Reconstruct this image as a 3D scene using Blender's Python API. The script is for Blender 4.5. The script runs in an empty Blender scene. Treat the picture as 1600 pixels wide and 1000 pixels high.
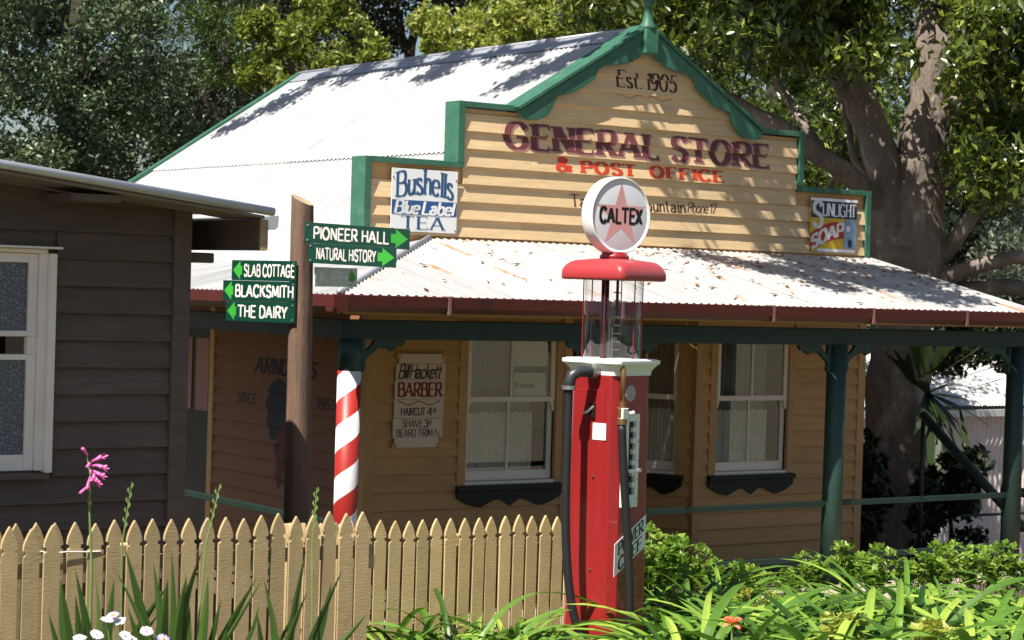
import bpy, math, random
import numpy as np
from mathutils import Vector, Matrix

random.seed(7)
RNG = np.random.default_rng(11)
S = bpy.context.scene
COL = S.collection
R = math.radians

# ------------------------------------------------------------------ camera
EYE = Vector((0.0, 0.0, 2.45))
RIGHT = Vector((0.8137, -0.5806, 0.0303)).normalized()
BACK = Vector((-0.5811, -0.8136, 0.0151))
BACK = (BACK - RIGHT * BACK.dot(RIGHT)).normalized()
UP = BACK.cross(RIGHT)
cam = bpy.data.cameras.new('camera')
cam.sensor_width = 36.0
cam.lens = 73.93
cam.clip_end = 400.0
cam.dof.use_dof = True
cam.dof.focus_distance = 14.0
cam.dof.aperture_fstop = 5.6
camo = bpy.data.objects.new('camera', cam)
COL.objects.link(camo)
camo.matrix_world = Matrix(((RIGHT.x, UP.x, BACK.x, EYE.x), (RIGHT.y, UP.y, BACK.y, EYE.y), (RIGHT.z, UP.z, BACK.z, EYE.z), (0, 0, 0, 1)))
S.camera = camo

# ------------------------------------------------------------------ sky, sun, exposure
SUN_DIR = Vector((-0.529, -0.172, 0.835)).normalized()      # towards the sun
el = math.asin(SUN_DIR.z)
w = bpy.data.worlds.new('World')
S.world = w
w.use_nodes = True
nt = w.node_tree
sky = nt.nodes.new('ShaderNodeTexSky')
sky.sky_type = 'NISHITA'
sky.sun_disc = False
sky.sun_elevation = el
sky.sun_rotation = math.atan2(SUN_DIR.x, SUN_DIR.y) % (2 * math.pi)
bg = nt.nodes['Background']
bg.inputs[1].default_value = 0.05
nt.links.new(sky.outputs[0], bg.inputs[0])
sun = bpy.data.lights.new('sun', 'SUN')
sun.energy = 5.0
sun.angle = R(0.5)
sun.color = (1.0, 0.95, 0.86)
suno = bpy.data.objects.new('sun', sun)
COL.objects.link(suno)
suno.rotation_euler = SUN_DIR.to_track_quat('Z', 'Y').to_euler()
suno.location = (0, 0, 30)
S.view_settings.view_transform = 'Standard'
S.view_settings.look = 'None'
S.view_settings.exposure = 0.95
S.view_settings.gamma = 1.0
S.render.engine = 'CYCLES'
S.render.resolution_x, S.render.resolution_y = 1024, 640
S.cycles.max_bounces = 6
S.cycles.transparent_max_bounces = 16

FPX = 3286.0


def at(px, py, d):
    """world point that stands d metres deep in the view at a place of the photograph"""
    return EYE + RIGHT * ((px - 800) / FPX * d) - UP * ((py - 500) / FPX * d) - BACK * d


# ------------------------------------------------------------------ materials
MATS = {}


def pmat(name, col, rough=0.6, var=0.2, scale=3.0, stretch=(1, 1, 1), bump=0.0, bscale=40.0, bstretch=None, metal=0.0,
         spec=0.4, rnd=0.12, stain=None, stain_amt=0.0, stain_scale=1.5, coat=0.0):
    m = bpy.data.materials.new(name)
    m.use_nodes = True
    t = m.node_tree
    b = t.nodes['Principled BSDF']
    L = t.links.new
    tc = t.nodes.new('ShaderNodeTexCoord')
    oi = t.nodes.new('ShaderNodeObjectInfo')
    sc = t.nodes.new('ShaderNodeVectorMath'); sc.operation = 'SCALE'
    sc.inputs[0].default_value = (17.3, 9.1, 23.7)
    L(oi.outputs['Random'], sc.inputs['Scale'])
    ad = t.nodes.new('ShaderNodeVectorMath'); ad.operation = 'ADD'
    L(tc.outputs['Object'], ad.inputs[0]); L(sc.outputs[0], ad.inputs[1])
    mp = t.nodes.new('ShaderNodeMapping'); mp.inputs['Scale'].default_value = stretch
    L(ad.outputs[0], mp.inputs[0])
    n = t.nodes.new('ShaderNodeTexNoise'); n.inputs['Scale'].default_value = scale
    n.inputs['Detail'].default_value = 6; n.inputs['Roughness'].default_value = 0.65
    L(mp.outputs[0], n.inputs['Vector'])
    mr = t.nodes.new('ShaderNodeMapRange')
    mr.inputs['From Min'].default_value = 0.25; mr.inputs['From Max'].default_value = 0.75
    mr.inputs['To Min'].default_value = 1 - var; mr.inputs['To Max'].default_value = 1 + var
    L(n.outputs[0], mr.inputs[0])
    rr = t.nodes.new('ShaderNodeMapRange')
    rr.inputs['To Min'].default_value = 1 - rnd; rr.inputs['To Max'].default_value = 1 + rnd
    L(oi.outputs['Random'], rr.inputs[0])
    mu = t.nodes.new('ShaderNodeMath'); mu.operation = 'MULTIPLY'
    L(mr.outputs[0], mu.inputs[0]); L(rr.outputs[0], mu.inputs[1])
    vm = t.nodes.new('ShaderNodeVectorMath'); vm.operation = 'SCALE'
    vm.inputs[0].default_value = col[:3]
    L(mu.outputs[0], vm.inputs['Scale'])
    out = vm.outputs[0]
    if stain:
        n2 = t.nodes.new('ShaderNodeTexNoise'); n2.inputs['Scale'].default_value = stain_scale
        n2.inputs['Detail'].default_value = 8; n2.inputs['Roughness'].default_value = 0.7
        L(mp.outputs[0], n2.inputs['Vector'])
        r2 = t.nodes.new('ShaderNodeMapRange')
        r2.inputs['From Min'].default_value = 0.70 - stain_amt * 0.3; r2.inputs['From Max'].default_value = 0.80 - stain_amt * 0.3
        L(n2.outputs[0], r2.inputs[0])
        mx = t.nodes.new('ShaderNodeMix'); mx.data_type = 'RGBA'
        L(r2.outputs[0], mx.inputs['Factor']); L(out, mx.inputs['A'])
        mx.inputs['B'].default_value = (*stain, 1)
        out = mx.outputs['Result']
    L(out, b.inputs['Base Color'])
    b.inputs['Roughness'].default_value = rough
    b.inputs['Metallic'].default_value = metal
    b.inputs['Specular IOR Level'].default_value = spec
    b.inputs['Coat Weight'].default_value = coat
    if bump:
        mp2 = t.nodes.new('ShaderNodeMapping'); mp2.inputs['Scale'].default_value = bstretch or stretch
        L(ad.outputs[0], mp2.inputs[0])
        nb = t.nodes.new('ShaderNodeTexNoise'); nb.inputs['Scale'].default_value = bscale
        nb.inputs['Detail'].default_value = 4
        L(mp2.outputs[0], nb.inputs['Vector'])
        bp = t.nodes.new('ShaderNodeBump'); bp.inputs['Strength'].default_value = bump
        bp.inputs['Distance'].default_value = 0.01
        L(nb.outputs[0], bp.inputs['Height']); L(bp.outputs[0], b.inputs['Normal'])
    MATS[name] = m
    return m


def leafmat(name, c0, c1, c2, trans=0.35, rough=0.42, spec=0.5):
    m = bpy.data.materials.new(name)
    m.use_nodes = True
    t = m.node_tree
    L = t.links.new
    b = t.nodes['Principled BSDF']
    at_ = t.nodes.new('ShaderNodeAttribute'); at_.attribute_name = 'tone'
    oi = t.nodes.new('ShaderNodeObjectInfo')
    r1 = t.nodes.new('ShaderNodeMapRange')
    r1.inputs['To Min'].default_value = -0.1; r1.inputs['To Max'].default_value = 0.1
    L(oi.outputs['Random'], r1.inputs[0])
    a = t.nodes.new('ShaderNodeMath'); a.operation = 'ADD'
    L(at_.outputs['Fac'], a.inputs[0]); L(r1.outputs[0], a.inputs[1])
    cr = t.nodes.new('ShaderNodeValToRGB')
    e = cr.color_ramp.elements
    e[0].position = 0.0; e[0].color = (*c0, 1)
    e[1].position = 1.0; e[1].color = (*c2, 1)
    k = e.new(0.55); k.color = (*c1, 1)
    L(a.outputs[0], cr.inputs[0])
    L(cr.outputs[0], b.inputs['Base Color'])
    b.inputs['Roughness'].default_value = rough
    b.inputs['Specular IOR Level'].default_value = spec
    tr = t.nodes.new('ShaderNodeBsdfTranslucent')
    L(cr.outputs[0], tr.inputs[0])
    mx = t.nodes.new('ShaderNodeMixShader'); mx.inputs[0].default_value = trans
    L(b.outputs[0], mx.inputs[1]); L(tr.outputs[0], mx.inputs[2])
    L(mx.outputs[0], t.nodes['Material Output'].inputs[0])
    MATS[name] = m
    return m


def glassmat(name, tint=(1, 1, 1), refl=0.10, rough=0.01):
    m = bpy.data.materials.new(name)
    m.use_nodes = True
    t = m.node_tree
    L = t.links.new
    t.nodes.remove(t.nodes['Principled BSDF'])
    tp = t.nodes.new('ShaderNodeBsdfTransparent'); tp.inputs[0].default_value = (*tint, 1)
    gl = t.nodes.new('ShaderNodeBsdfGlossy'); gl.inputs['Roughness'].default_value = rough
    lw = t.nodes.new('ShaderNodeLayerWeight'); lw.inputs['Blend'].default_value = 0.5
    pw_ = t.nodes.new('ShaderNodeMath'); pw_.operation = 'POWER'; pw_.inputs[1].default_value = 4.0
    L(lw.outputs['Facing'], pw_.inputs[0])
    ad = t.nodes.new('ShaderNodeMath'); ad.operation = 'MULTIPLY_ADD'; ad.inputs[1].default_value = 0.6; ad.inputs[2].default_value = refl
    ad.use_clamp = True
    L(pw_.outputs[0], ad.inputs[0])
    mx = t.nodes.new('ShaderNodeMixShader')
    L(ad.outputs[0], mx.inputs[0]); L(tp.outputs[0], mx.inputs[1]); L(gl.outputs[0], mx.inputs[2])
    L(mx.outputs[0], t.nodes['Material Output'].inputs[0])
    MATS[name] = m
    return m


GR = (0.6, 1, 14)      # wood grain along X or Y, stretched
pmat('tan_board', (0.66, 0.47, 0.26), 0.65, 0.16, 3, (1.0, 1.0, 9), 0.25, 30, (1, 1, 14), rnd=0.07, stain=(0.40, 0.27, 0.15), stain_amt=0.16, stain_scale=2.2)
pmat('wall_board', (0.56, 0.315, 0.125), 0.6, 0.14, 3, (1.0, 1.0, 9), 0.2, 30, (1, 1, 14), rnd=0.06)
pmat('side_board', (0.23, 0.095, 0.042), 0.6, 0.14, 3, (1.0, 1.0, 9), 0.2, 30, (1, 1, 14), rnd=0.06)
pmat('trim_tan', (0.54, 0.31, 0.135), 0.6, 0.12, 4, (6, 6, 1), 0.15, 30)
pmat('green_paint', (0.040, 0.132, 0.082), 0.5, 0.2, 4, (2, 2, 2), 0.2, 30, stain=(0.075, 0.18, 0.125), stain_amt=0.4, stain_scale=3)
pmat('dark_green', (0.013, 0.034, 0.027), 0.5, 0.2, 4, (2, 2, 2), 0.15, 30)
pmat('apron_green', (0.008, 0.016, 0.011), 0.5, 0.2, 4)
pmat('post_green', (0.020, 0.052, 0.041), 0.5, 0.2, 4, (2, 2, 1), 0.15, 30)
pmat('white_paint', (0.86, 0.79, 0.70), 0.45, 0.06, 5, bump=0.1, rnd=0.03)
pmat('cream_sash', (0.66, 0.56, 0.46), 0.5, 0.08, 5, bump=0.1, rnd=0.03)
pmat('iron', (0.38, 0.38, 0.385), 0.45, 0.30, 1.6, (0.45, 3.0, 1), 0.05, 20, metal=0.25, rnd=0.08, stain=(0.36, 0.15, 0.06), stain_amt=0.18, stain_scale=2.0)
pmat('iron_old', (0.42, 0.41, 0.40), 0.5, 0.25, 1.8, (3.2, 0.45, 1), 0.05, 20, metal=0.2, rnd=0.10, stain=(0.42, 0.17, 0.06), stain_amt=0.42, stain_scale=2.6)
pmat('ridge_grey', (0.30, 0.31, 0.34), 0.5, 0.15, 3, metal=0.3)
pmat('gutter_red', (0.085, 0.014, 0.011), 0.42, 0.2, 3, bump=0.1, rnd=0.06, stain=(0.06, 0.014, 0.011), stain_amt=0.4)
pmat('strap_metal', (0.20, 0.09, 0.08), 0.5, 0.2, 5)
pmat('bounce_gravel', (0.36, 0.30, 0.23), 0.9, 0.25, 4, bump=0.5, bscale=60)
pmat('concrete', (0.28, 0.22, 0.17), 0.9, 0.2, 3, bump=0.3)
pmat('dark_room', (0.02, 0.017, 0.014), 0.9, 0.2, 3)
pmat('curtain', (0.34, 0.34, 0.33), 0.9, 0.08, 8, rnd=0.03)
pmat('lace', (0.82, 0.79, 0.72), 0.9, 0.25, 22, rnd=0.03)
pmat('grey_curtain', (0.18, 0.19, 0.21), 0.9, 0.1, 8)
pmat('brown_board', (0.120, 0.090, 0.073), 0.75, 0.22, 3, (1, 1, 9), 0.3, 30, (1, 1, 14), rnd=0.10, stain=(0.095, 0.08, 0.07), stain_amt=0.35, stain_scale=1.6)
pmat('eave_timber', (0.12, 0.088, 0.065), 0.8, 0.2, 4)
pmat('eave_grey', (0.20, 0.165, 0.14), 0.8, 0.2, 4)
pmat('pale_timber', (0.42, 0.30, 0.17), 0.7, 0.2, 6)
pmat('shed_metal', (0.58, 0.60, 0.63), 0.35, 0.08, 2, metal=0.5, rnd=0.04)
pmat('post_timber', (0.15, 0.092, 0.062), 0.8, 0.35, 5, (5, 5, 0.6), 0.6, 25, (6, 6, 0.5), stain=(0.24, 0.14, 0.09), stain_amt=0.4, stain_scale=2)
pmat('cut_timber', (0.42, 0.33, 0.2), 0.8, 0.2, 8)
pmat('sign_green', (0.004, 0.044, 0.027), 0.35, 0.1, 4, rnd=0.05, spec=0.5)
pmat('sign_sky_sheen', (0.50, 0.56, 0.52), 0.25, 0.2, 4)  # sky reflection on the turned board, put into a paler colour
pmat('arrow_green', (0.045, 0.36, 0.04), 0.4, 0.05, 4)
pmat('sign_white', (0.78, 0.78, 0.76), 0.45, 0.04, 4)
pmat('letter_cream', (0.78, 0.72, 0.68), 0.45, 0.08, 4)
pmat('screw_metal', (0.6, 0.6, 0.58), 0.3, 0.05, 4, metal=0.8)
pmat('picket_paint', (0.40, 0.295, 0.15), 0.75, 0.14, 5, (2, 2, 1.2), 0.22, 34, (0.7, 0.7, 7), rnd=0.12, stain=(0.27, 0.19, 0.095), stain_amt=0.25, stain_scale=3)
pmat('picket_sunlit', (0.50, 0.365, 0.18), 0.75, 0.14, 5, (2, 2, 1.2), 0.22, 34, (0.7, 0.7, 7), rnd=0.12, stain=(0.36, 0.25, 0.13), stain_amt=0.2, stain_scale=3)  # lighter copy of the picket paint, sunlit brightness put into the colour
pmat('pump_red', (0.26, 0.009, 0.010), 0.40, 0.16, 2.5, (2, 2, 0.6), 0.05, 12, coat=0.5, rnd=0.0, stain=(0.30, 0.04, 0.04), stain_amt=0.22, stain_scale=5)
pmat('hood_red', (0.38, 0.032, 0.035), 0.38, 0.08, 4, bump=0.04, coat=0.2, rnd=0)
pmat('pump_white', (0.80, 0.79, 0.75), 0.4, 0.06, 6, bump=0.06, rnd=0.02, stain=(0.5, 0.46, 0.38), stain_amt=0.12)
pmat('globe_white', (0.82, 0.81, 0.80), 0.25, 0.02, 3, rnd=0)
pmat('globe_face', (0.76, 0.75, 0.79), 0.55, 0.02, 3, rnd=0)
pmat('star_pink', (0.74, 0.36, 0.34), 0.35, 0.04, 4, rnd=0)
pmat('black_paint', (0.012, 0.012, 0.013), 0.4, 0.1, 4, rnd=0)
pmat('rubber', (0.014, 0.014, 0.015), 0.5, 0.25, 6, bump=0.2, bscale=60, rnd=0)
pmat('pipe_black', (0.03, 0.032, 0.036), 0.38, 0.3, 8, bump=0.2, rnd=0)
pmat('brass', (0.30, 0.17, 0.075), 0.4, 0.25, 12, metal=0.75, rnd=0)
pmat('steel', (0.42, 0.42, 0.43), 0.35, 0.15, 8, metal=0.8, rnd=0)
pmat('rod_red', (0.22, 0.02, 0.022), 0.4, 0.1, 4)
pmat('badge_grey', (0.42, 0.36, 0.38), 0.5, 0.2, 9)
pmat('maroon_letter', (0.15, 0.040, 0.045), 0.6, 0.25, 6, rnd=0)
pmat('mauve_letter', (0.36, 0.185, 0.165), 0.6, 0.15, 6, rnd=0)
pmat('red_letter', (0.56, 0.05, 0.018), 0.6, 0.15, 6, rnd=0)
pmat('brown_letter', (0.05, 0.022, 0.018), 0.6, 0.2, 6, rnd=0)
pmat('faint_letter', (0.36, 0.23, 0.13), 0.6, 0.2, 6, rnd=0)
pmat('blue_letter', (0.03, 0.09, 0.20), 0.5, 0.15, 5, rnd=0)
pmat('blue_band', (0.028, 0.09, 0.26), 0.5, 0.15, 5, rnd=0)
pmat('enamel', (0.80, 0.80, 0.79), 0.3, 0.05, 5, rnd=0, stain=(0.55, 0.5, 0.42), stain_amt=0.05)
pmat('soap_navy', (0.016, 0.034, 0.065), 0.4, 0.15, 5, rnd=0)
pmat('soap_yellow', (0.60, 0.38, 0.02), 0.4, 0.15, 5, rnd=0)
pmat('soap_red', (0.40, 0.022, 0.014), 0.4, 0.15, 5, rnd=0)
pmat('soap_blue', (0.20, 0.32, 0.42), 0.4, 0.2, 9, rnd=0)
pmat('barber_cream', (0.72, 0.58, 0.47), 0.6, 0.08, 5, rnd=0.03)
pmat('barber_red', (0.24, 0.022, 0.014), 0.6, 0.1, 5, rnd=0)
pmat('paper', (0.80, 0.81, 0.70), 0.8, 0.05, 5)
pmat('door_dark', (0.012, 0.016, 0.014), 0.5, 0.2, 4)
pmat('door_pane', (0.34, 0.17, 0.14), 0.5, 0.08, 5)
pmat('bird_dark', (0.018, 0.014, 0.022), 0.6, 0.2, 5, rnd=0)
pmat('bird_red', (0.12, 0.012, 0.01), 0.6, 0.2, 5, rnd=0)
pmat('bark', (0.20, 0.16, 0.13), 0.9, 0.5, 4, (1, 1, 0.5), 1.0, 11, (1, 1, 0.35), stain=(0.38, 0.35, 0.31), stain_amt=0.42, stain_scale=4)
for nd in MATS['bark'].node_tree.nodes:
    if nd.type == 'BUMP': nd.inputs['Distance'].default_value = 0.06
pmat('bark_dark', (0.045, 0.034, 0.027), 0.9, 0.3, 4, (1, 1, 0.5), 0.7, 14, (1, 1, 0.35))
pmat('ground', (0.085, 0.065, 0.042), 0.95, 0.35, 1.2, bump=0.6, bscale=12, stain=(0.05, 0.075, 0.022), stain_amt=0.6, stain_scale=0.6)
pmat('far_wall', (0.70, 0.58, 0.55), 0.55, 0.08, 1.5, rnd=0.03)
pmat('far_roof', (0.62, 0.62, 0.61), 0.5, 0.08, 1.5, metal=0.2)
pmat('litter', (0.30, 0.13, 0.055), 0.8, 0.3, 8)
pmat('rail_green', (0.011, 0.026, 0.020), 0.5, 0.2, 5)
pmat('pink_petal', (0.72, 0.14, 0.40), 0.5, 0.15, 9)
pmat('white_petal', (0.82, 0.82, 0.84), 0.5, 0.05, 9)
pmat('lilac', (0.38, 0.32, 0.60), 0.5, 0.1, 9)
pmat('orange_petal', (0.70, 0.07, 0.015), 0.5, 0.2, 9)
pmat('stem_green', (0.16, 0.24, 0.07), 0.5, 0.2, 9)
pmat('twig', (0.17, 0.12, 0.075), 0.8, 0.2, 9)
for nm in ('pump_red', 'hood_red'):                # chalky old enamel
    b = MATS[nm].node_tree.nodes['Principled BSDF']
    b.inputs['Sheen Weight'].default_value = 0.22
    b.inputs['Sheen Roughness'].default_value = 0.45
    b.inputs['Sheen Tint'].default_value = (1.0, 0.78, 0.85, 1)
glassmat('pane_glass', (0.93, 0.95, 0.94), 0.15)
glassmat('pump_glass', (0.95, 0.955, 0.955), 0.05)
leafmat('leaf_gum', (0.009, 0.017, 0.007), (0.065, 0.105, 0.04), (0.36, 0.44, 0.24), 0.22, 0.38, 0.5)
leafmat('leaf_dark', (0.006, 0.012, 0.004), (0.018, 0.03, 0.009), (0.055, 0.08, 0.024), 0.22)
leafmat('leaf_conifer', (0.014, 0.028, 0.005), (0.07, 0.12, 0.018), (0.20, 0.28, 0.045), 0.3)
leafmat('leaf_lime', (0.035, 0.055, 0.008), (0.25, 0.31, 0.04), (0.60, 0.56, 0.16), 0.45)
leafmat('leaf_fig', (0.010, 0.022, 0.004), (0.095, 0.14, 0.018), (0.42, 0.46, 0.07), 0.45, 0.28, 0.8)
leafmat('leaf_grey', (0.05, 0.07, 0.045), (0.14, 0.17, 0.11), (0.30, 0.32, 0.24), 0.3)
leafmat('leaf_strap', (0.022, 0.065, 0.008), (0.115, 0.235, 0.028), (0.36, 0.47, 0.075), 0.22, 0.38, 0.5)
leafmat('leaf_shrub', (0.07, 0.15, 0.018), (0.19, 0.32, 0.04), (0.36, 0.46, 0.08), 0.4, 0.38)
leafmat('leaf_yellow', (0.18, 0.24, 0.03), (0.42, 0.46, 0.07), (0.60, 0.58, 0.17), 0.5)
leafmat('leaf_sword', (0.025, 0.06, 0.012), (0.055, 0.115, 0.022), (0.13, 0.21, 0.045), 0.3, 0.36)
leafmat('leaf_fern', (0.018, 0.03, 0.011), (0.05, 0.08, 0.023), (0.12, 0.16, 0.05), 0.35)

# striped barber pole: red and white paint wound in a helix round the post
m = bpy.data.materials.new('barber_stripe'); m.use_nodes = True
t = m.node_tree; L = t.links.new
tc = t.nodes.new('ShaderNodeTexCoord'); sx = t.nodes.new('ShaderNodeSeparateXYZ'); L(tc.outputs['Object'], sx.inputs[0])
an = t.nodes.new('ShaderNodeMath'); an.operation = 'ARCTAN2'; L(sx.outputs[1], an.inputs[0]); L(sx.outputs[0], an.inputs[1])
a1 = t.nodes.new('ShaderNodeMath'); a1.operation = 'DIVIDE'; a1.inputs[1].default_value = 2 * math.pi; L(an.outputs[0], a1.inputs[0])
a2 = t.nodes.new('ShaderNodeMath'); a2.operation = 'MULTIPLY_ADD'; a2.inputs[1].default_value = 1 / 0.362; a2.inputs[2].default_value = 0.86
L(sx.outputs[2], a2.inputs[0])
a3 = t.nodes.new('ShaderNodeMath'); a3.operation = 'SUBTRACT'; L(a2.outputs[0], a3.inputs[0]); L(a1.outputs[0], a3.inputs[1])
a4 = t.nodes.new('ShaderNodeMath'); a4.operation = 'FRACT'; L(a3.outputs[0], a4.inputs[0])
a5 = t.nodes.new('ShaderNodeMath'); a5.operation = 'GREATER_THAN'; a5.inputs[1].default_value = 0.5; L(a4.outputs[0], a5.inputs[0])
mx = t.nodes.new('ShaderNodeMix'); mx.data_type = 'RGBA'
mx.inputs['A'].default_value = (0.72, 0.70, 0.69, 1); mx.inputs['B'].default_value = (0.36, 0.022, 0.016, 1)
L(a5.outputs[0], mx.inputs['Factor']); L(mx.outputs['Result'], t.nodes['Principled BSDF'].inputs['Base Color'])
t.nodes['Principled BSDF'].inputs['Roughness'].default_value = 0.45
MATS['barber_stripe'] = m

# patterned (obscure) glass of the brown building's window
m = bpy.data.materials.new('obscure_glass'); m.use_nodes = True
t = m.node_tree; L = t.links.new; b = t.nodes['Principled BSDF']
tc = t.nodes.new('ShaderNodeTexCoord')
vo = t.nodes.new('ShaderNodeTexVoronoi'); vo.inputs['Scale'].default_value = 75
L(tc.outputs['Object'], vo.inputs[0])
cr = t.nodes.new('ShaderNodeValToRGB')
cr.color_ramp.elements[0].color = (0.40, 0.42, 0.44, 1); cr.color_ramp.elements[1].color = (0.10, 0.115, 0.125, 1)
cr.color_ramp.elements[1].position = 0.45
L(vo.outputs[0], cr.inputs[0]); L(cr.outputs[0], b.inputs['Base Color'])
bp = t.nodes.new('ShaderNodeBump'); bp.inputs['Strength'].default_value = 0.9; bp.inputs['Distance'].default_value = 0.004
L(vo.outputs[0], bp.inputs['Height']); L(bp.outputs[0], b.inputs['Normal'])
b.inputs['Roughness'].default_value = 0.18
MATS['obscure_glass'] = m

# ------------------------------------------------------------------ builders
ORG = {}


def tag(o, label=None, cat=None, group=None, kind=None):
    if label: o['label'] = label
    if cat: o['category'] = cat
    if group: o['group'] = group
    if kind: o['kind'] = kind
    return o


def thing(name, label, cat, loc, group=None, rotz=0.0, local=False):
    o = bpy.data.objects.new(name, None)
    o.empty_display_size = 0.2
    COL.objects.link(o)
    o.location = loc
    o.rotation_euler = (0, 0, rotz)
    ORG[o] = Vector((0, 0, 0)) if local else Vector(loc)
    return tag(o, label, cat, group)


class MB:
    def __init__(s):
        s.v = []; s.f = []; s.tone = None

    def add(s, vs, fs):
        k = len(s.v)
        s.v += [tuple(p) for p in vs]
        s.f += [tuple(i + k for i in f) for f in fs]
        return s

    def box(s, x0, x1, y0, y1, z0, z1):
        return s.add([(x0, y0, z0), (x1, y0, z0), (x1, y1, z0), (x0, y1, z0), (x0, y0, z1), (x1, y0, z1), (x1, y1, z1), (x0, y1, z1)],
                     [(0, 3, 2, 1), (4, 5, 6, 7), (0, 1, 5, 4), (1, 2, 6, 5), (2, 3, 7, 6), (3, 0, 4, 7)])

    def prism(s, pts, fr, w0, w1):
        """polygon in (u,z) of frame fr, pushed from w0 to w1 (outwards)"""
        n = len(pts)
        a = [fr.p(u, w0, z) for u, z in pts]; b = [fr.p(u, w1, z) for u, z in pts]
        fs = [tuple(range(n))[::-1], tuple(range(n, 2 * n))]
        fs += [(i, (i + 1) % n, n + (i + 1) % n, n + i) for i in range(n)]
        return s.add(a + b, fs)

    def fbox(s, fr, u0, u1, w0, w1, z0, z1):
        return s.prism([(u0, z0), (u1, z0), (u1, z1), (u0, z1)], fr, w0, w1)

    def tube(s, path, r, n=8, cap=True):
        path = [Vector(p) for p in path]
        m = len(path)
        rs = r if isinstance(r, (list, tuple)) else [r] * m
        ref = None
        vs = []
        for i in range(m):
            d = (path[min(i + 1, m - 1)] - path[max(i - 1, 0)]).normalized()
            if ref is None:
                ref = d.orthogonal().normalized()
            ref = (ref - d * ref.dot(d)).normalized()
            q = d.cross(ref)
            for k in range(n):
                a = 2 * math.pi * k / n
                vs.append(path[i] + (ref * math.cos(a) + q * math.sin(a)) * rs[i])
        fs = []
        for i in range(m - 1):
            for k in range(n):
                fs.append((i * n + k, i * n + (k + 1) % n, (i + 1) * n + (k + 1) % n, (i + 1) * n + k))
        if cap:
            fs.append(tuple(range(n))[::-1]); fs.append(tuple((m - 1) * n + k for k in range(n)))
        return s.add(vs, fs)

    def lathe(s, prof, c, n=24, axis='Z'):
        vs = []
        for r, h in prof:
            for k in range(n):
                a = 2 * math.pi * k / n
                if axis == 'Z':
                    vs.append((c[0] + r * math.cos(a), c[1] + r * math.sin(a), c[2] + h))
                else:                       # axis along -Y: h is how far towards the front
                    vs.append((c[0] + r * math.cos(a), c[1] - h, c[2] + r * math.sin(a)))
        fs = []
        for i in range(len(prof) - 1):
            for k in range(n):
                fs.append((i * n + k, i * n + (k + 1) % n, (i + 1) * n + (k + 1) % n, (i + 1) * n + k))
        fs.append(tuple(range(n))[::-1]); fs.append(tuple((len(prof) - 1) * n + k for k in range(n)))
        return s.add(vs, fs)

    def build(s, name, mat, parent=None, smooth=False, bevel=0.0, org=None):
        V = np.array(s.v, dtype=np.float64)
        lo = V.min(0); hi = V.max(0)
        c = Vector(((lo[0] + hi[0]) / 2, (lo[1] + hi[1]) / 2, lo[2])) if org is None else Vector(org)
        me = bpy.data.meshes.new(name)
        me.from_pydata([tuple(p) for p in (V - np.array(c))], [], s.f)
        me.materials.append(MATS[mat])
        if s.tone is not None:
            a = me.attributes.new('tone', 'FLOAT', 'FACE')
            a.data.foreach_set('value', np.array(s.tone, dtype=np.float32))
        if smooth:
            me.polygons.foreach_set('use_smooth', [True] * len(me.polygons))
        o = bpy.data.objects.new(name, me)
        COL.objects.link(o)
        ORG[o] = c
        if parent is not None:
            o.parent = parent
            o.location = c - ORG[parent]
        else:
            o.location = c
        if bevel:
            bv = o.modifiers.new('bevel', 'BEVEL')
            bv.width = bevel; bv.segments = 2; bv.limit_method = 'ANGLE'; bv.angle_limit = R(40)
            bv.harden_normals = False
        return o


class Frame:
    """wall plane: u runs to the right as seen from outside, w outwards, z up"""

    def __init__(s, o, U):
        s.o = Vector(o); s.U = Vector(U).normalized(); s.N = s.U.cross(Vector((0, 0, 1)))

    def p(s, u, w, z):
        return s.o + s.U * u + s.N * w + Vector((0, 0, z))


def copy_tree(o, parent=None):
    c = o.copy(); COL.objects.link(c); c.parent = parent
    for ch in o.children:
        copy_tree(ch, c)
    return c


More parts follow.
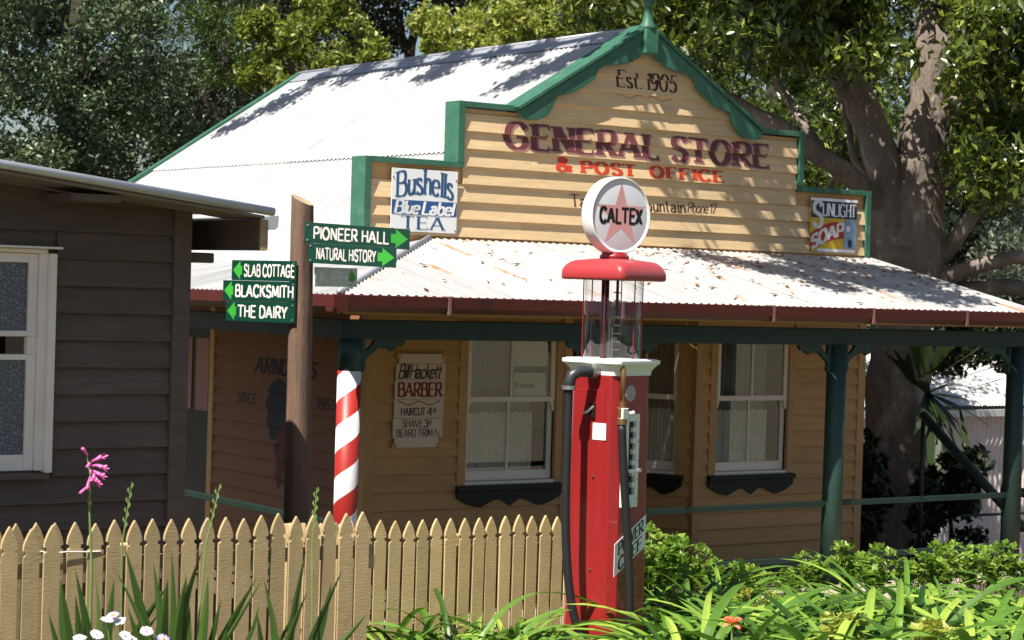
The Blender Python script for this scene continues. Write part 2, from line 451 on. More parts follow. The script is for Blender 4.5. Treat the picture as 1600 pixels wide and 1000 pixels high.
# ------------------------------------------------------------------ lettering (own stroke alphabet)
G = {
 'A': "0,0 .36,1 .72,0;.13,.34 .59,.34", 'B': ".08,0 .08,1;~.08,1 .38,1 .55,.9 .56,.66 .42,.54 .08,.53;~.08,.53 .45,.53 .62,.42 .63,.14 .46,.01 .08,0",
 'C': "~.68,.80 .54,.97 .34,1 .12,.84 .03,.5 .12,.16 .34,0 .54,.03 .68,.2", 'D': ".08,0 .08,1;~.08,1 .34,1 .6,.86 .7,.5 .6,.14 .34,0 .08,0",
 'E': ".08,0 .08,1;.08,1 .56,1;.08,.52 .48,.52;.08,0 .58,0", 'F': ".08,0 .08,1;.08,1 .56,1;.08,.52 .48,.52",
 'G': "~.68,.80 .54,.97 .34,1 .12,.84 .03,.5 .12,.16 .34,0 .56,.03 .7,.16;.7,.08 .7,.46;.74,.46 .44,.46",
 'H': ".08,0 .08,1;.64,0 .64,1;.08,.52 .64,.52", 'I': ".1,0 .1,1", 'K': ".08,0 .08,1;.60,1 .08,.42;.26,.58 .66,0",
 'L': ".08,0 .08,1;.08,0 .54,0", 'M': ".05,0 .1,1;.1,1 .42,.12;.42,.12 .74,1;.74,1 .79,0", 'N': ".08,0 .08,1;.08,1 .64,0;.64,0 .64,1",
 'O': "@.38,1 .14,.86 .03,.5 .14,.14 .38,0 .62,.14 .73,.5 .62,.86", 'P': ".08,0 .08,1;~.08,1 .40,1 .57,.90 .58,.60 .42,.48 .08,.47",
 'R': ".08,0 .08,1;~.08,1 .40,1 .57,.90 .58,.62 .42,.5 .08,.49;.3,.49 .64,0", 'S': "~.55,.82 .44,.97 .24,.99 .07,.85 .09,.64 .3,.53 .52,.41 .57,.2 .44,.03 .22,.01 .05,.18",
 'T': "0,1 .62,1;.31,0 .31,1", 'U': "~.07,1 .07,.6 .08,.26 .18,.05 .36,0 .54,.05 .64,.26 .65,.6 .65,1", 'V': "0,1 .34,0;.34,0 .68,1",
 'W': "0,1 .24,0;.24,0 .48,.95;.48,.95 .72,0;.72,0 .96,1", 'X': "0,0 .60,1;0,1 .60,0", 'Y': "0,1 .31,.46;.31,.46 .62,1;.31,.46 .31,0",
 '&': "~.72,.0 .52,.24 .22,.66 .18,.86 .32,1 .46,.87 .42,.7 .12,.42 .04,.2 .18,.01 .4,.04 .6,.24 .68,.46",
 '0': "@.3,1 .1,.86 .03,.5 .1,.14 .3,0 .5,.14 .57,.5 .5,.86", '1': ".08,.82 .26,1;.26,1 .26,0",
 '3': "~.06,.86 .2,1 .42,.96 .5,.76 .38,.57 .2,.54;~.2,.54 .42,.5 .54,.28 .42,.04 .2,0 .04,.14", '4': ".42,0 .42,1;.42,1 .03,.3;.03,.3 .6,.3",
 '5': ".5,1 .13,1;.13,1 .1,.56;~.1,.56 .3,.64 .5,.52 .54,.28 .4,.04 .18,0 .04,.12", '6': "~.48,.94 .28,.98 .1,.7 .05,.34 .14,.06 .32,0 .5,.1 .54,.32 .42,.54 .24,.56 .08,.4",
 '7': ".02,1 .54,1;.54,1 .2,0", '8': "@.3,.54 .12,.68 .12,.9 .3,1 .48,.9 .48,.68 .3,.54 .07,.36 .06,.12 .3,0 .54,.12 .53,.36",
 '9': "~.1,.06 .3,.02 .48,.3 .53,.66 .44,.94 .26,1 .08,.9 .04,.68 .16,.46 .34,.44 .5,.6", '/': "0,0 .34,1", '.': ".06,0 .06,.07", "'": ".06,1 .04,.82",
 'a': "~.07,.5 .2,.63 .36,.6 .42,.42 .42,.1 .5,0;~.42,.38 .2,.35 .05,.2 .12,.02 .28,.02 .42,.16", 'b': ".08,1 .08,0;~.08,.46 .24,.63 .44,.57 .52,.32 .44,.06 .24,0 .08,.16",
 'c': "~.46,.52 .3,.63 .12,.55 .04,.32 .12,.07 .3,0 .46,.11", 'd': ".48,1 .48,0;~.48,.46 .32,.63 .12,.57 .04,.32 .12,.06 .32,0 .48,.16",
 'e': ".06,.34 .48,.34;~.48,.34 .44,.55 .28,.63 .1,.55 .04,.32 .12,.07 .3,0 .46,.11", 'f': "~.42,.92 .3,1 .18,.86 .18,.5 .18,0;.04,.62 .36,.62",
 'h': ".08,1 .08,0;~.08,.42 .22,.62 .38,.6 .44,.42 .44,0", 'i': ".1,.63 .1,0;.1,.86 .1,.93", 'k': ".08,1 .08,0;.44,.63 .1,.28;.2,.38 .48,0", 'l': ".1,1 .1,0",
 'm': ".08,.63 .08,0;~.08,.42 .2,.62 .32,.58 .36,.42 .36,0;~.36,.42 .48,.62 .6,.58 .64,.42 .64,0", 'n': ".08,.63 .08,0;~.08,.42 .22,.62 .38,.6 .44,.42 .44,0",
 'o': "@.27,.63 .1,.55 .04,.32 .1,.08 .27,0 .44,.08 .5,.32 .44,.55", 'r': ".08,.63 .08,0;~.08,.4 .2,.59 .36,.62",
 's': "~.38,.53 .24,.63 .1,.57 .1,.43 .26,.33 .4,.21 .38,.06 .22,0 .05,.09", 't': "~.16,.92 .16,.5 .17,.1 .32,.02;.02,.63 .34,.63",
 'u': "~.08,.63 .08,.2 .17,.02 .32,.05 .44,.22;.44,.63 .44,0", 'p': ".08,.63 .08,-.3;~.08,.46 .24,.63 .44,.57 .52,.32 .44,.06 .24,0 .08,.16"}


def _cat(pts, closed):
    n = len(pts); out = []
    rng = range(n) if closed else range(n - 1)
    for i in rng:
        g = (lambda k: pts[k % n]) if closed else (lambda k: pts[max(0, min(n - 1, k))])
        p0, p1, p2, p3 = g(i - 1), g(i), g(i + 1), g(i + 2)
        for k in range(5):
            t = k / 5
            out.append(tuple(0.5 * (2 * p1[j] + (p2[j] - p0[j]) * t + (2 * p0[j] - 5 * p1[j] + 4 * p2[j] - p3[j]) * t * t + (3 * p1[j] - p0[j] - 3 * p2[j] + p3[j]) * t ** 3) for j in (0, 1)))
    out.append(pts[0] if closed else pts[-1])
    return out


def text(s, h, width=None, wv=0.16, wh=0.08, serif=0.0, slant=0.0, gap=0.16, space=0.34, arch=0.0):
    """list of convex polygons (u,v); baseline at v=0, starts at u=0"""
    polys = []; x = 0.0; wi = []; wk = 0
    for ch in s:
        wi += [wk] * (len(polys) - len(wi))
        if ch == ' ':
            x += space; wk += 1; continue
        xs = []
        for st in G[ch].split(';'):
            sm = st[0] in '~@'; cl = st[0] == '@'
            pts = [tuple(float(q) for q in p.split(',')) for p in st.lstrip('~@').split()]
            xs += [p[0] for p in pts]
            q = _cat(pts, cl) if sm else pts
            q = [(a + x, b) for a, b in q]
            if sm:
                L_, R_ = [], []
                n = len(q)
                for i in range(n):
                    if cl:
                        a, b = q[(i - 1) % (n - 1)], q[(i + 1) % (n - 1)]
                    else:
                        a, b = q[max(0, i - 1)], q[min(n - 1, i + 1)]
                    dx, dy = b[0] - a[0], b[1] - a[1]
                    l = math.hypot(dx, dy) or 1e-6
                    dx /= l; dy /= l
                    hw = 0.5 * (wv * abs(dy) + wh * abs(dx))
                    L_.append((q[i][0] - dy * hw, q[i][1] + dx * hw)); R_.append((q[i][0] + dy * hw, q[i][1] - dx * hw))
                for i in range(n - 1):
                    polys.append([L_[i], L_[i + 1], R_[i + 1], R_[i]])
            else:
                for i in range(len(q) - 1):
                    a, b = q[i], q[i + 1]
                    dx, dy = b[0] - a[0], b[1] - a[1]
                    l = math.hypot(dx, dy); dx /= l; dy /= l
                    wd = wv * abs(dy) + wh * abs(dx)
                    if serif and dx * dy > 0.05:      # thin up-strokes of A, V, M, N
                        wd *= 0.6
                    hw = 0.5 * wd
                    e = 0.5 * wh if abs(dy) < 0.2 else 0.0
                    a = (a[0] - dx * e, a[1] - dy * e); b = (b[0] + dx * e, b[1] + dy * e)
                    if abs(dy) > 0.2:                   # square ends on the line
                        k = hw / abs(dy)
                        polys.append([(a[0] - k, a[1]), (b[0] - k, b[1]), (b[0] + k, b[1]), (a[0] + k, a[1])])
                    else:
                        polys.append([(a[0] - dy * hw, a[1] + dx * hw), (b[0] - dy * hw, b[1] + dx * hw), (b[0] + dy * hw, b[1] - dx * hw), (a[0] + dy * hw, a[1] - dx * hw)])
                    if serif and ch not in "./'":
                        for e_, sg in ((a, 1), (b, 1)):
                            if abs(dy) > 0.5 and (abs(e_[1]) < 0.02 or abs(e_[1] - 1) < 0.02 or abs(e_[1] - 0.63) < 0.01):
                                up = -1 if e_[1] > 0.3 else 1
                                polys.append([(e_[0] - serif - k, e_[1]), (e_[0] + serif + k, e_[1]), (e_[0] + serif + k, e_[1] + up * wh), (e_[0] - serif - k, e_[1] + up * wh)])
                        if abs(dy) < 0.1 and l > 0.3 and ch in 'EFLT':
                            ends = (a, b) if ch == 'T' else (b,)
                            for e_ in ends:
                                up = -1 if e_[1] > 0.8 else 1
                                t_ = 0.16 if abs(e_[1] - 0.52) > 0.1 else 0.09
                                polys.append([(e_[0] - wh, e_[1] - 0.5 * wh * up), (e_[0], e_[1] - 0.5 * wh * up), (e_[0], e_[1] + up * t_), (e_[0] - wh * 0.6, e_[1] + up * t_)])
        x += max(xs) + gap
    wi += [wk] * (len(polys) - len(wi))
    text.wi = wi
    x -= gap
    sx = h if width is None else width / x
    W = x * sx
    out = []
    for p in polys:
        out.append([(u * sx + slant * v * h, v * h + arch * math.sin(math.pi * min(1, max(0, u / x)))) for u, v in p])
    return out, W


def moved(polys, u, v, rot=0.0, sc=1.0):
    c, s_ = math.cos(rot), math.sin(rot)
    return [[(u + (a * c - b * s_) * sc, v + (a * s_ + b * c) * sc) for a, b in p] for p in polys]


def clip(poly, lo, hi):
    for bound, keep in ((lo, lambda v: v >= lo), (hi, lambda v: v <= hi)):
        out = []
        for i in range(len(poly)):
            a, b = poly[i - 1], poly[i]
            ka, kb = keep(a[1]), keep(b[1])
            if ka != kb:
                t_ = (bound - a[1]) / (b[1] - a[1])
                out.append((a[0] + (b[0] - a[0]) * t_, bound))
            if kb:
                out.append(b)
        poly = out
        if len(poly) < 3:
            return None
    return poly


EXPO, STEP, LIFT = 0.15, 0.029, 0.006


def flat_print(name, mat, parent, fr, polys, w, jitter=0.00008):
    wi = getattr(text, 'wi', [])
    if len(wi) == len(polys) and max(wi) > 0:          # one object for each word
        text.wi = []
        return [flat_print(name, mat, parent, fr, [p for p, q in zip(polys, wi) if q == k], w, jitter) for k in range(max(wi) + 1)]
    mb = MB()
    for i, p in enumerate(polys):
        ww = w + (i % 7) * jitter
        mb.add([fr.p(u, ww, v) for u, v in p], [tuple(range(len(p)))])
    return mb.build(name, mat, parent)


def lap_print(name, mat, parent, fr, polys, z0, w=0.0012, expo=EXPO):
    """paint lying on lapped boards: cut at every lap and laid on each board's own slope"""
    wi = getattr(text, 'wi', [])
    if len(wi) == len(polys) and max(wi) > 0:
        text.wi = []
        for k in range(max(wi) + 1):
            lap_print(name, mat, parent, fr, [p for p, q in zip(polys, wi) if q == k], z0, w, expo)
        text.wi = wi
        return
    mb = MB()
    for i, p in enumerate(polys):
        lo = min(v for _, v in p); hi = max(v for _, v in p)
        for r in range(int((lo - z0) // expo), int((hi - z0) // expo) + 1):
            a, b = z0 + r * expo, z0 + (r + 1) * expo
            q = clip(p, a, b)
            if q:
                mb.add([fr.p(u, LIFT + STEP * (1 - (v - a) / expo) + w + (i % 7) * 0.00008, v) for u, v in q], [tuple(range(len(q)))])
    return mb.build(name, mat, parent)


def lap_boards(parent, fr, z0, rows, spans, mat, name='weatherboard', expo=EXPO):
    """one tapered board for each row and span; spans(row, za, zb) -> [(ua0,ua1,ub0,ub1)]: ends at the foot and at the head"""
    for r in range(rows):
        a = z0 + r * expo; b = a + expo
        for (l0, r0, l1, r1) in spans(r, a, b):
            mb = MB()
            j = random.uniform(-0.0015, 0.0015)
            wb, wt = LIFT + STEP + j, LIFT + j * 0.5
            P = fr.p
            mb.add([P(l0, 0, a), P(r0, 0, a), P(r0, wb, a), P(l0, wb, a), P(l1, 0, b), P(r1, 0, b), P(r1, wt, b), P(l1, wt, b)],
                   [(0, 1, 2, 3), (7, 6, 5, 4), (3, 2, 6, 7), (1, 0, 4, 5), (2, 1, 5, 6), (0, 3, 7, 4)])
            mb.build(name, mat, parent, bevel=0.0016)


def corr(mb, P0, A, B, N, u0, u1, length, top=None, period=0.076, amp=0.009, seg=8):
    """corrugated sheet: waves along A, sheet runs along B; top(u) = where it starts along B"""
    n = max(2, int(round((u1 - u0) / period * seg)))
    vs = []
    for i in range(n + 1):
        u = u0 + (u1 - u0) * i / n
        h = N * (amp * math.cos(2 * math.pi * u / period))
        t0 = top(u) if top else 0.0
        for k in range(3):
            vs.append(P0 + A * u + B * (t0 + (length - t0) * k / 2) + h)
    fs = []
    for i in range(n):
        for k in range(2):
            a = i * 3 + k
            fs.append((a, a + 1, a + 4, a + 3))
    mb.add(vs, fs)


# ------------------------------------------------------------------ ground
def gz(x, y):
    d = 0.62 * x + 0.785 * y            # depth along the view
    z = 0.05
    if d < 13:
        z += 0.78 * min(1.0, (13 - d) / 13) ** 1.3
    if d > 19:
        z -= 2.1 * min(1.0, (d - 19) / 14)
    return z


mb = MB()
gx = [-160, -90, -50, -30, -20, -14, -10, -7, -4, -2, 0, 2, 4, 6, 8, 10, 12, 14, 16, 18, 20, 23, 26, 30, 35, 45, 60, 90, 160, 240]
gy = gx
for y in gy:
    for x in gx:
        mb.v.append((x, y, gz(x, y) + (0.04 * math.sin(x * 1.7) * math.cos(y * 1.3))))
nx = len(gx)
for j in range(nx - 1):
    for i in range(nx - 1):
        mb.f.append((j * nx + i, j * nx + i + 1, (j + 1) * nx + i + 1, (j + 1) * nx + i))
tag(mb.build('ground', 'ground', smooth=True), kind='structure')

mb = MB()
mb.box(6.1, 15.3, 11.80, 12.64, -0.05, 0.06)  # unseen pale path, added to bounce sunlight under the verandah
tag(mb.build('path', 'bounce_gravel', bevel=0.01), kind='structure')

# ------------------------------------------------------------------ the store
YW = 14.77
XL, XR = 9.10, 14.77
store = thing('general_store', 'tan weatherboard general store with stepped green-edged parapet and iron verandah roof', 'store', (11.9, 17.8, 0.0))
front = Frame((0, YW, 0), (1, 0, 0))
side = Frame((XL, 0, 0), (0, -1, 0))            # u = -Y
Z0 = -0.03                                        # floor
W1 = (10.087, 11.030, 0.79, 2.06)
W3 = (12.893, 13.790, 0.80, 2.04)
ARCH = 0.085


def row_spans(u0, u1, holes):
    def f(r, a, b):
        cuts = [(u0, u1)]
        for (h0, h1, hz0, hz1) in holes:
            if b > hz0 + 0.01 and a < hz1 - 0.01:
                nc = []
                for c0, c1 in cuts:
                    if h0 > c0: nc.append((c0, min(c1, h0)))
                    if h1 < c1: nc.append((max(c0, h1), c1))
                cuts = [c for c in nc if c[1] - c[0] > 0.01]
        return [(c0, c1, c0, c1) for c0, c1 in cuts]
    return f


hole1 = (W1[0] - ARCH, W1[1] + ARCH, W1[2] - 0.03, 2.4)
hole3 = (W3[0] - ARCH, W3[1] + ARCH, W3[2] - 0.03, 2.4)
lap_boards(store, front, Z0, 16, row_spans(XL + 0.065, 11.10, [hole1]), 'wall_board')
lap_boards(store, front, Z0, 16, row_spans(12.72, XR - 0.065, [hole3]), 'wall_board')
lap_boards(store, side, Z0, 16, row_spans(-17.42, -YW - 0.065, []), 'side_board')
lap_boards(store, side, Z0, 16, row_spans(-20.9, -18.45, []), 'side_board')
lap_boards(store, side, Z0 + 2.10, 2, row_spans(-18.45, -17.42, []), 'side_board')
# corner boards
for (x0, x1, y0, y1, m_) in ((XL - 0.030, XL + 0.065, YW - 0.034, YW + 0.065, 'trim_tan'), (XR - 0.065, XR + 0.03, YW - 0.034, YW + 0.065, 'trim_tan'),
                             (11.10, 11.19, YW - 0.034, YW + 0.06, 'trim_tan'), (12.63, 12.72, YW - 0.034, YW + 0.06, 'trim_tan'),
                             (XL - 0.034, XL + 0.02, 17.42, 17.51, 'trim_tan'), (XL - 0.034, XL + 0.02, 18.36, 18.45, 'trim_tan')):
    MB().box(x0, x1, y0, y1, Z0 - 0.02, 2.42).build('corner_board', m_, store, bevel=0.004)
# lining behind the boards, left open at the windows
lin = MB()


def lining(fr, u0, u1, z0, z1, holes):
    us = sorted({u0, u1, *[h for q in holes for h in q[:2]]})
    for a, b in zip(us[:-1], us[1:]):
        hz = [q for q in holes if q[0] <= a and q[1] >= b]
        if hz:
            lin.fbox(fr, a, b, -0.08, -0.004, z0, hz[0][2]); lin.fbox(fr, a, b, -0.08, -0.004, hz[0][3], z1)
        else:
            lin.fbox(fr, a, b, -0.08, -0.004, z0, z1)


lining(front, XL + 0.09, 11.10, 0.0, 2.8, [(W1[0], W1[1], W1[2], W1[3])])
lining(front, 12.72, XR - 0.09, 0.0, 2.8, [(W3[0], W3[1], W3[2], W3[3])])
lin.fbox(side, -20.9, -YW - 0.09, -0.08, -0.004, 0, 2.8)
lin.box(XR - 0.08, XR, YW + 0.09, 20.9, 0, 2.8)
lin.box(XL + 0.1, XR - 0.1, 20.82, 20.9, 0, 2.8)
lin.build('wall_lining', 'wall_board', store)
# gable at the rear, under the main roof
rear = Frame((0, 20.9, 0), (-1, 0, 0))
MB().prism([(-XR, 2.8), (-XL, 2.8), (-11.9, 4.68)], rear, -0.08, -0.01).build('rear_gable', 'wall_board', store)
MB().box(XL + 0.1, XR - 0.1, YW + 0.1, 20.8, -0.12, -0.06).build('floor', 'dark_room', store)


def window(parent, fr, u0, u1, z0, z1, frame_mat='trim_tan', sash_mat='white_paint', papers=False, dark_right=True, apron=True):
    mb = MB()
    for a, b in ((u0 - ARCH, u0), (u1, u1 + ARCH)):
        mb.fbox(fr, a, b, -0.06, 0.034, z0 - 0.03, z1 + 0.09)
    mb.fbox(fr, u0, u1, -0.06, 0.032, z1, z1 + 0.09)
    win = mb.build('window', frame_mat, parent, bevel=0.004)
    MB().fbox(fr, u0 - 0.0, u1 + 0.0, -0.06, 0.030, z0 - 0.03, z0 + 0.0).build('sill', sash_mat, win, bevel=0.004)
    zm = z0 + (z1 - z0) * 0.535
    um = (u0 + u1) / 2
    for (za, zb, wf, rail) in ((zm, z1, 0.012, 0.05), (z0, zm + 0.035, -0.022, 0.085)):
        s = MB()
        st = 0.05
        low = za == z0
        s.fbox(fr, u0 + 0.002, u0 + st, wf - 0.03, wf, za, zb); s.fbox(fr, u1 - st, u1 - 0.002, wf - 0.03, wf, za, zb)
        s.fbox(fr, u0 + st, u1 - st, wf - 0.03, wf - 0.001, za, za + (rail if low else 0.045)); s.fbox(fr, u0 + st, u1 - st, wf - 0.03, wf - 0.001, zb - 0.04, zb)
        s.fbox(fr, um - 0.011, um + 0.011, wf - 0.026, wf - 0.003, za + (rail if low else 0.045), zb - 0.04)
        if not low:                                 # horns
            s.prism([(u0 + 0.004, za), (u0 + 0.045, za), (u0 + 0.03, za - 0.07), (u0 + 0.004, za - 0.09)], fr, wf - 0.028, wf - 0.002)
            s.prism([(u1 - 0.045, za), (u1 - 0.004, za), (u1 - 0.004, za - 0.09), (u1 - 0.03, za - 0.07)], fr, wf - 0.028, wf - 0.002)
        s.build('sash', sash_mat, win, bevel=0.003)
        for a, b in ((u0 + st, um - 0.011), (um + 0.011, u1 - st)):
            MB().fbox(fr, a, b, wf - 0.018, wf - 0.014, za + (rail if low else 0.045), zb - 0.04).build('pane', 'pane_glass', win)
    # net curtain, gathered
    c = MB(); n = 90
    ue = u1 - (0.16 if dark_right else 0.03)
    for i in range(n + 1):
        u = u0 + 0.02 + (ue - u0 - 0.02) * i / n
        ww = -0.13 + 0.016 * math.sin(i * 0.9) + 0.008 * math.sin(i * 2.3 + 1)
        c.v += [tuple(fr.p(u, ww, z0 - 0.02)), tuple(fr.p(u + 0.01 * math.sin(i), ww * 0.97, z1))]
    c.f = [(2 * i, 2 * i + 2, 2 * i + 3, 2 * i + 1) for i in range(n)]
    c.build('curtain', 'curtain', win, smooth=True)
    lc = MB()                                        # white lace across the lower half; its brightness also stands for reflected pickets
    zl = z0 + (z1 - z0) * 0.47
    for i in range(n + 1):
        u = u0 + 0.03 + (u1 - u0 - (0.20 if dark_right else 0.06)) * i / n
        ww = -0.085 + 0.010 * math.sin(i * 1.3) + 0.005 * math.sin(i * 2.9)
        lc.v += [tuple(fr.p(u, ww, z0 - 0.01)), tuple(fr.p(u, ww, zl - 0.022 * abs(math.sin(i * 0.42))))]
    lc.f = [(2 * i, 2 * i + 2, 2 * i + 3, 2 * i + 1) for i in range(n)]
    lc.build('lace_with_reflection', 'lace', win, smooth=True)
    MB().fbox(fr, u0 - 0.04, u1 + 0.04, -0.50, -0.49, z0 - 0.1, z1 + 0.1).build('room_backing', 'dark_room', win)
    if apron:
        a0, a1 = u0 - 0.09, u1 + 0.07
        L_ = a1 - a0
        MB().fbox(fr, a0 - 0.01, a1 + 0.01, 0.026, 0.085, z0 - 0.075, z0 - 0.032).build('sill_board', 'apron_green', win, bevel=0.004)
        pts = [(a0, z0 - 0.077), (a1, z0 - 0.077)]
        prof = []
        for i in range(41):
            t_ = i / 40
            q = min(t_, 1 - t_) * 2              # 0 at the ends, 1 at the middle
            if q < 0.45:
                d = 0.085 + 0.055 * math.sin(math.pi * min(1, q / 0.45) * 0.5 + 0.0) * (1 if q > 0.0 else 0)
                d = 0.14 * math.sin(math.pi * (0.12 + 0.38 * q / 0.45 * 1.0))
            elif q < 0.8:
                d = 0.14 - 0.062 * math.sin(math.pi / 2 * (q - 0.45) / 0.35) ** 1.2
            else:
                d = 0.078 + 0.06 * ((q - 0.8) / 0.2) ** 1.4
            prof.append((a1 - L_ * t_, z0 - 0.077 - d))
        MB().prism(pts[::-1] + prof[::-1], fr, 0.026, 0.055).build('apron', 'apron_green', win)
    if papers:
        for (pa, pb, za, zb) in ((um + 0.035, u1 - 0.075, z0 + 0.985, z1 - 0.06), (um + 0.035, u1 - 0.085, z0 + 0.725, z0 + 0.93)):
            pp = MB().fbox(fr, pa, pb, -0.016, -0.014, za, zb).build('paper_notice', 'paper', win)
        tp, wd = text('facebook', 0.045, 0.17, wv=0.2, wh=0.14)
        flat_print('notice_lettering', 'blue_band', win, fr, moved(tp, um + 0.085, z0 + 0.80) , -0.0125)
        flat_print('notice_mark', 'blue_band', win, fr, [[(um + 0.045, z0 + 0.795), (um + 0.08, z0 + 0.795), (um + 0.08, z0 + 0.85), (um + 0.045, z0 + 0.85)]], -0.0125)
    return win


window(store, front, *W1, papers=True)
window(store, front, *W3)
# recessed entry: splayed window walls and a door at the back
A0 = Vector((12.66, YW + 0.02, 0)); dirR = Vector((0.44, -0.90, 0)).normalized()
spl = Frame(A0, dirR)
A1 = Vector((11.16, YW + 0.02, 0)); spl2 = Frame(A1 + Vector((0.44, 0.90, 0)).normalized() * 1.1, Vector((-0.44, -0.90, 0)))
for fr, ua, ub in ((spl, -1.10, -0.015), (spl2, 0.015, 1.10)):
    if fr is spl:
        hw = (-0.84, -0.16, 0.80, 2.04)
        lap_boards(store, fr, Z0, 16, row_spans(ua, ub, [(hw[0] - ARCH, hw[1] + ARCH, hw[2] - 0.03, 2.4)]), 'wall_board')
        window(store, fr, *hw, dark_right=False)
        for a, b, c, d in ((ua, hw[0], 0, 2.5), (hw[1], ub, 0, 2.5), (hw[0], hw[1], 0, hw[2]), (hw[0], hw[1], hw[3], 2.5)):
            MB().fbox(fr, a, b, -0.06, -0.004, c, d).build('entry_lining', 'wall_board', store)
    else:
        lap_boards(store, fr, Z0, 16, row_spans(ua, ub, []), 'wall_board')
        MB().fbox(fr, ua, ub, -0.06, -0.004, 0, 2.5).build('entry_lining', 'wall_board', store)
by = YW + 0.02 + 1.1 * 0.898
dr = MB().box(11.62, 12.20, by - 0.02, by + 0.03, Z0, 2.12).build('door', 'dark_green', store, bevel=0.004)
MB().box(11.72, 12.10, by - 0.026, by - 0.021, 1.05, 1.95).build('pane', 'pane_glass', dr)
MB().lathe([(0.02, 0), (0.03, 0.02), (0.028, 0.05), (0.01, 0.06)], (11.68, by - 0.02, 1.05), 12, 'Y').build('door_knob', 'brass', dr, smooth=True)
MB().box(11.2, 12.62, by + 0.03, by + 0.08, 2.12, 2.6).build('door_head', 'wall_board', store)
# side door with two tall panes, dark
sd = MB().fbox(side, -18.36, -17.51, -0.03, 0.004, Z0, 2.07).build('side_door', 'door_dark', store)
for a, b in ((-18.13, -17.90), (-17.82, -17.56)):
    MB().fbox(side, a, b, 0.006, 0.012, 1.22, 1.90).build('pane', 'door_pane', sd, bevel=0.003)

# parapet
PB = 2.85
PC = 11.895
prf = [(9.0, 3.46), (9.945, 3.46), (9.945, 3.97), (10.55, 3.97)]
rake_l = (10.50, 3.965); apex = (PC, 4.80)


def parapet_half(z):                    # half width of the parapet at height z
    if z <= 3.462: return 2.885
    if z <= 3.972: return 1.945
    return max(0.03, 1.40 * (4.80 - z) / (4.80 - 3.965))


def pspans(r, a, b):
    b2 = min(b, 4.76)
    h0, h1 = parapet_half(a + 0.004), parapet_half(b2 - 0.004)
    out = []
    if a < 3.46 < b - 0.02:
        h0 = h1 = 1.945
    if h0 - h1 > 0.4: h1 = h0 = min(h0, h1)
    i0, i1 = h0 - 0.03, h1 - 0.03
    if i0 < 1.2:
        return [(PC - i0, PC + i0, PC - i1, PC + i1)]
    j = PC + (0.55 if r % 2 else -0.75) * i0 * (0.6 + 0.4 * ((r * 7) % 5) / 5)        # butt joint
    return [(PC - i0, j - 0.0012, PC - i1, j - 0.0012), (j + 0.0012, PC + i0, j + 0.0012, PC + i1)]


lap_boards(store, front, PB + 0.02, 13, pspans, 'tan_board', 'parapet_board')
# short boards that fill the row cut by the lower step
for u0, u1 in ((PC - 2.855, PC - 1.945), (PC + 1.945, PC + 2.855)):
    a = PB + 0.02 + 4 * EXPO
    MB().prism([(u0, a - 0.0), (u1, a), (u1, 3.452), (u0, 3.452)], front, 0, LIFT + 0.004).build('parapet_board', 'tan_board', store)
# backing of the parapet
for h, za, zb in ((2.87, PB - 0.06, 3.45), (1.93, 3.45, 3.96)):
    MB().box(PC - h, PC + h, YW + 0.004, YW + 0.15, za, zb).build('parapet_backing', 'wall_board', store)
MB().prism([(PC - 1.37, 3.96), (PC + 1.37, 3.96), (PC, 4.76)], front, -0.15, -0.004).build('parapet_backing', 'wall_board', store)
# green edging (returns 0.18 deep)
ED = [(PC - 2.90, PC - 2.835, PB - 0.03, 3.50), (PC - 1.99, PC - 1.925, 3.50, 4.02), (PC + 2.835, PC + 2.90, PB - 0.03, 3.50), (PC + 1.925, PC + 1.99, 3.50, 4.02)]
for a, b, c, d in ED:
    MB().box(a, b, YW - 0.045, YW + 0.17, c, d).build('parapet_edging', 'green_paint', store, bevel=0.004)
for a, b, z in ((PC - 2.835, PC - 1.925, 3.455), (PC + 1.925, PC + 2.835, 3.455), (PC - 1.925, PC - 1.30, 3.972), (PC + 1.30, PC + 1.925, 3.972)):
    MB().box(a, b, YW - 0.043, YW + 0.168, z, z + 0.048).build('parapet_coping', 'green_paint', store, bevel=0.004)
# scalloped bargeboards
inner = [(10.60, 3.905), (10.70, 3.905), (10.79, 3.945), (10.85, 4.03), (10.90, 4.13), (11.02, 4.155), (11.13, 4.20), (11.24, 4.27), (11.30, 4.315), (11.34, 4.40), (11.42, 4.44), (11.56, 4.455), (11.70, 4.49), (11.80, 4.545), (11.86, 4.62)]
outl = [(10.50, 3.975), (PC - 0.005, 4.815), (PC - 0.005, 4.62)] + inner[::-1] + [(10.52, 3.91)]
MB().prism(outl[::-1], front, 0.055, 0.098).build('bargeboard', 'green_paint', store, bevel=0.004)
MB().prism([(2 * PC - u, z) for u, z in outl], front, 0.055, 0.098).build('bargeboard', 'green_paint', store, bevel=0.004)
for sg in (-1, 1):
    c0, c1 = PC + sg * 1.41, PC + sg * 0.012
    MB().prism([(c0, 3.978), (c1, 4.818), (c1, 4.85), (c0 + sg * 0.02, 4.005)][::(1 if sg < 0 else -1)], front, -0.16, 0.116).build('barge_capping', 'green_paint', store, bevel=0.004)
fin = MB().box(PC - 0.075, PC + 0.075, YW - 0.145, YW + 0.0, 4.58, 4.80)
fin.build('finial_block', 'green_paint', store, bevel=0.01)
MB().lathe([(0.085, 0), (0.08, 0.03), (0.052, 0.07), (0.040, 0.14), (0.036, 0.22), (0.05, 0.24), (0.052, 0.26), (0.034, 0.275), (0.045, 0.295), (0.05, 0.32), (0.04, 0.345), (0.012, 0.36)], (PC, YW - 0.07, 4.80), 16).build('finial', 'green_paint', store, smooth=True)

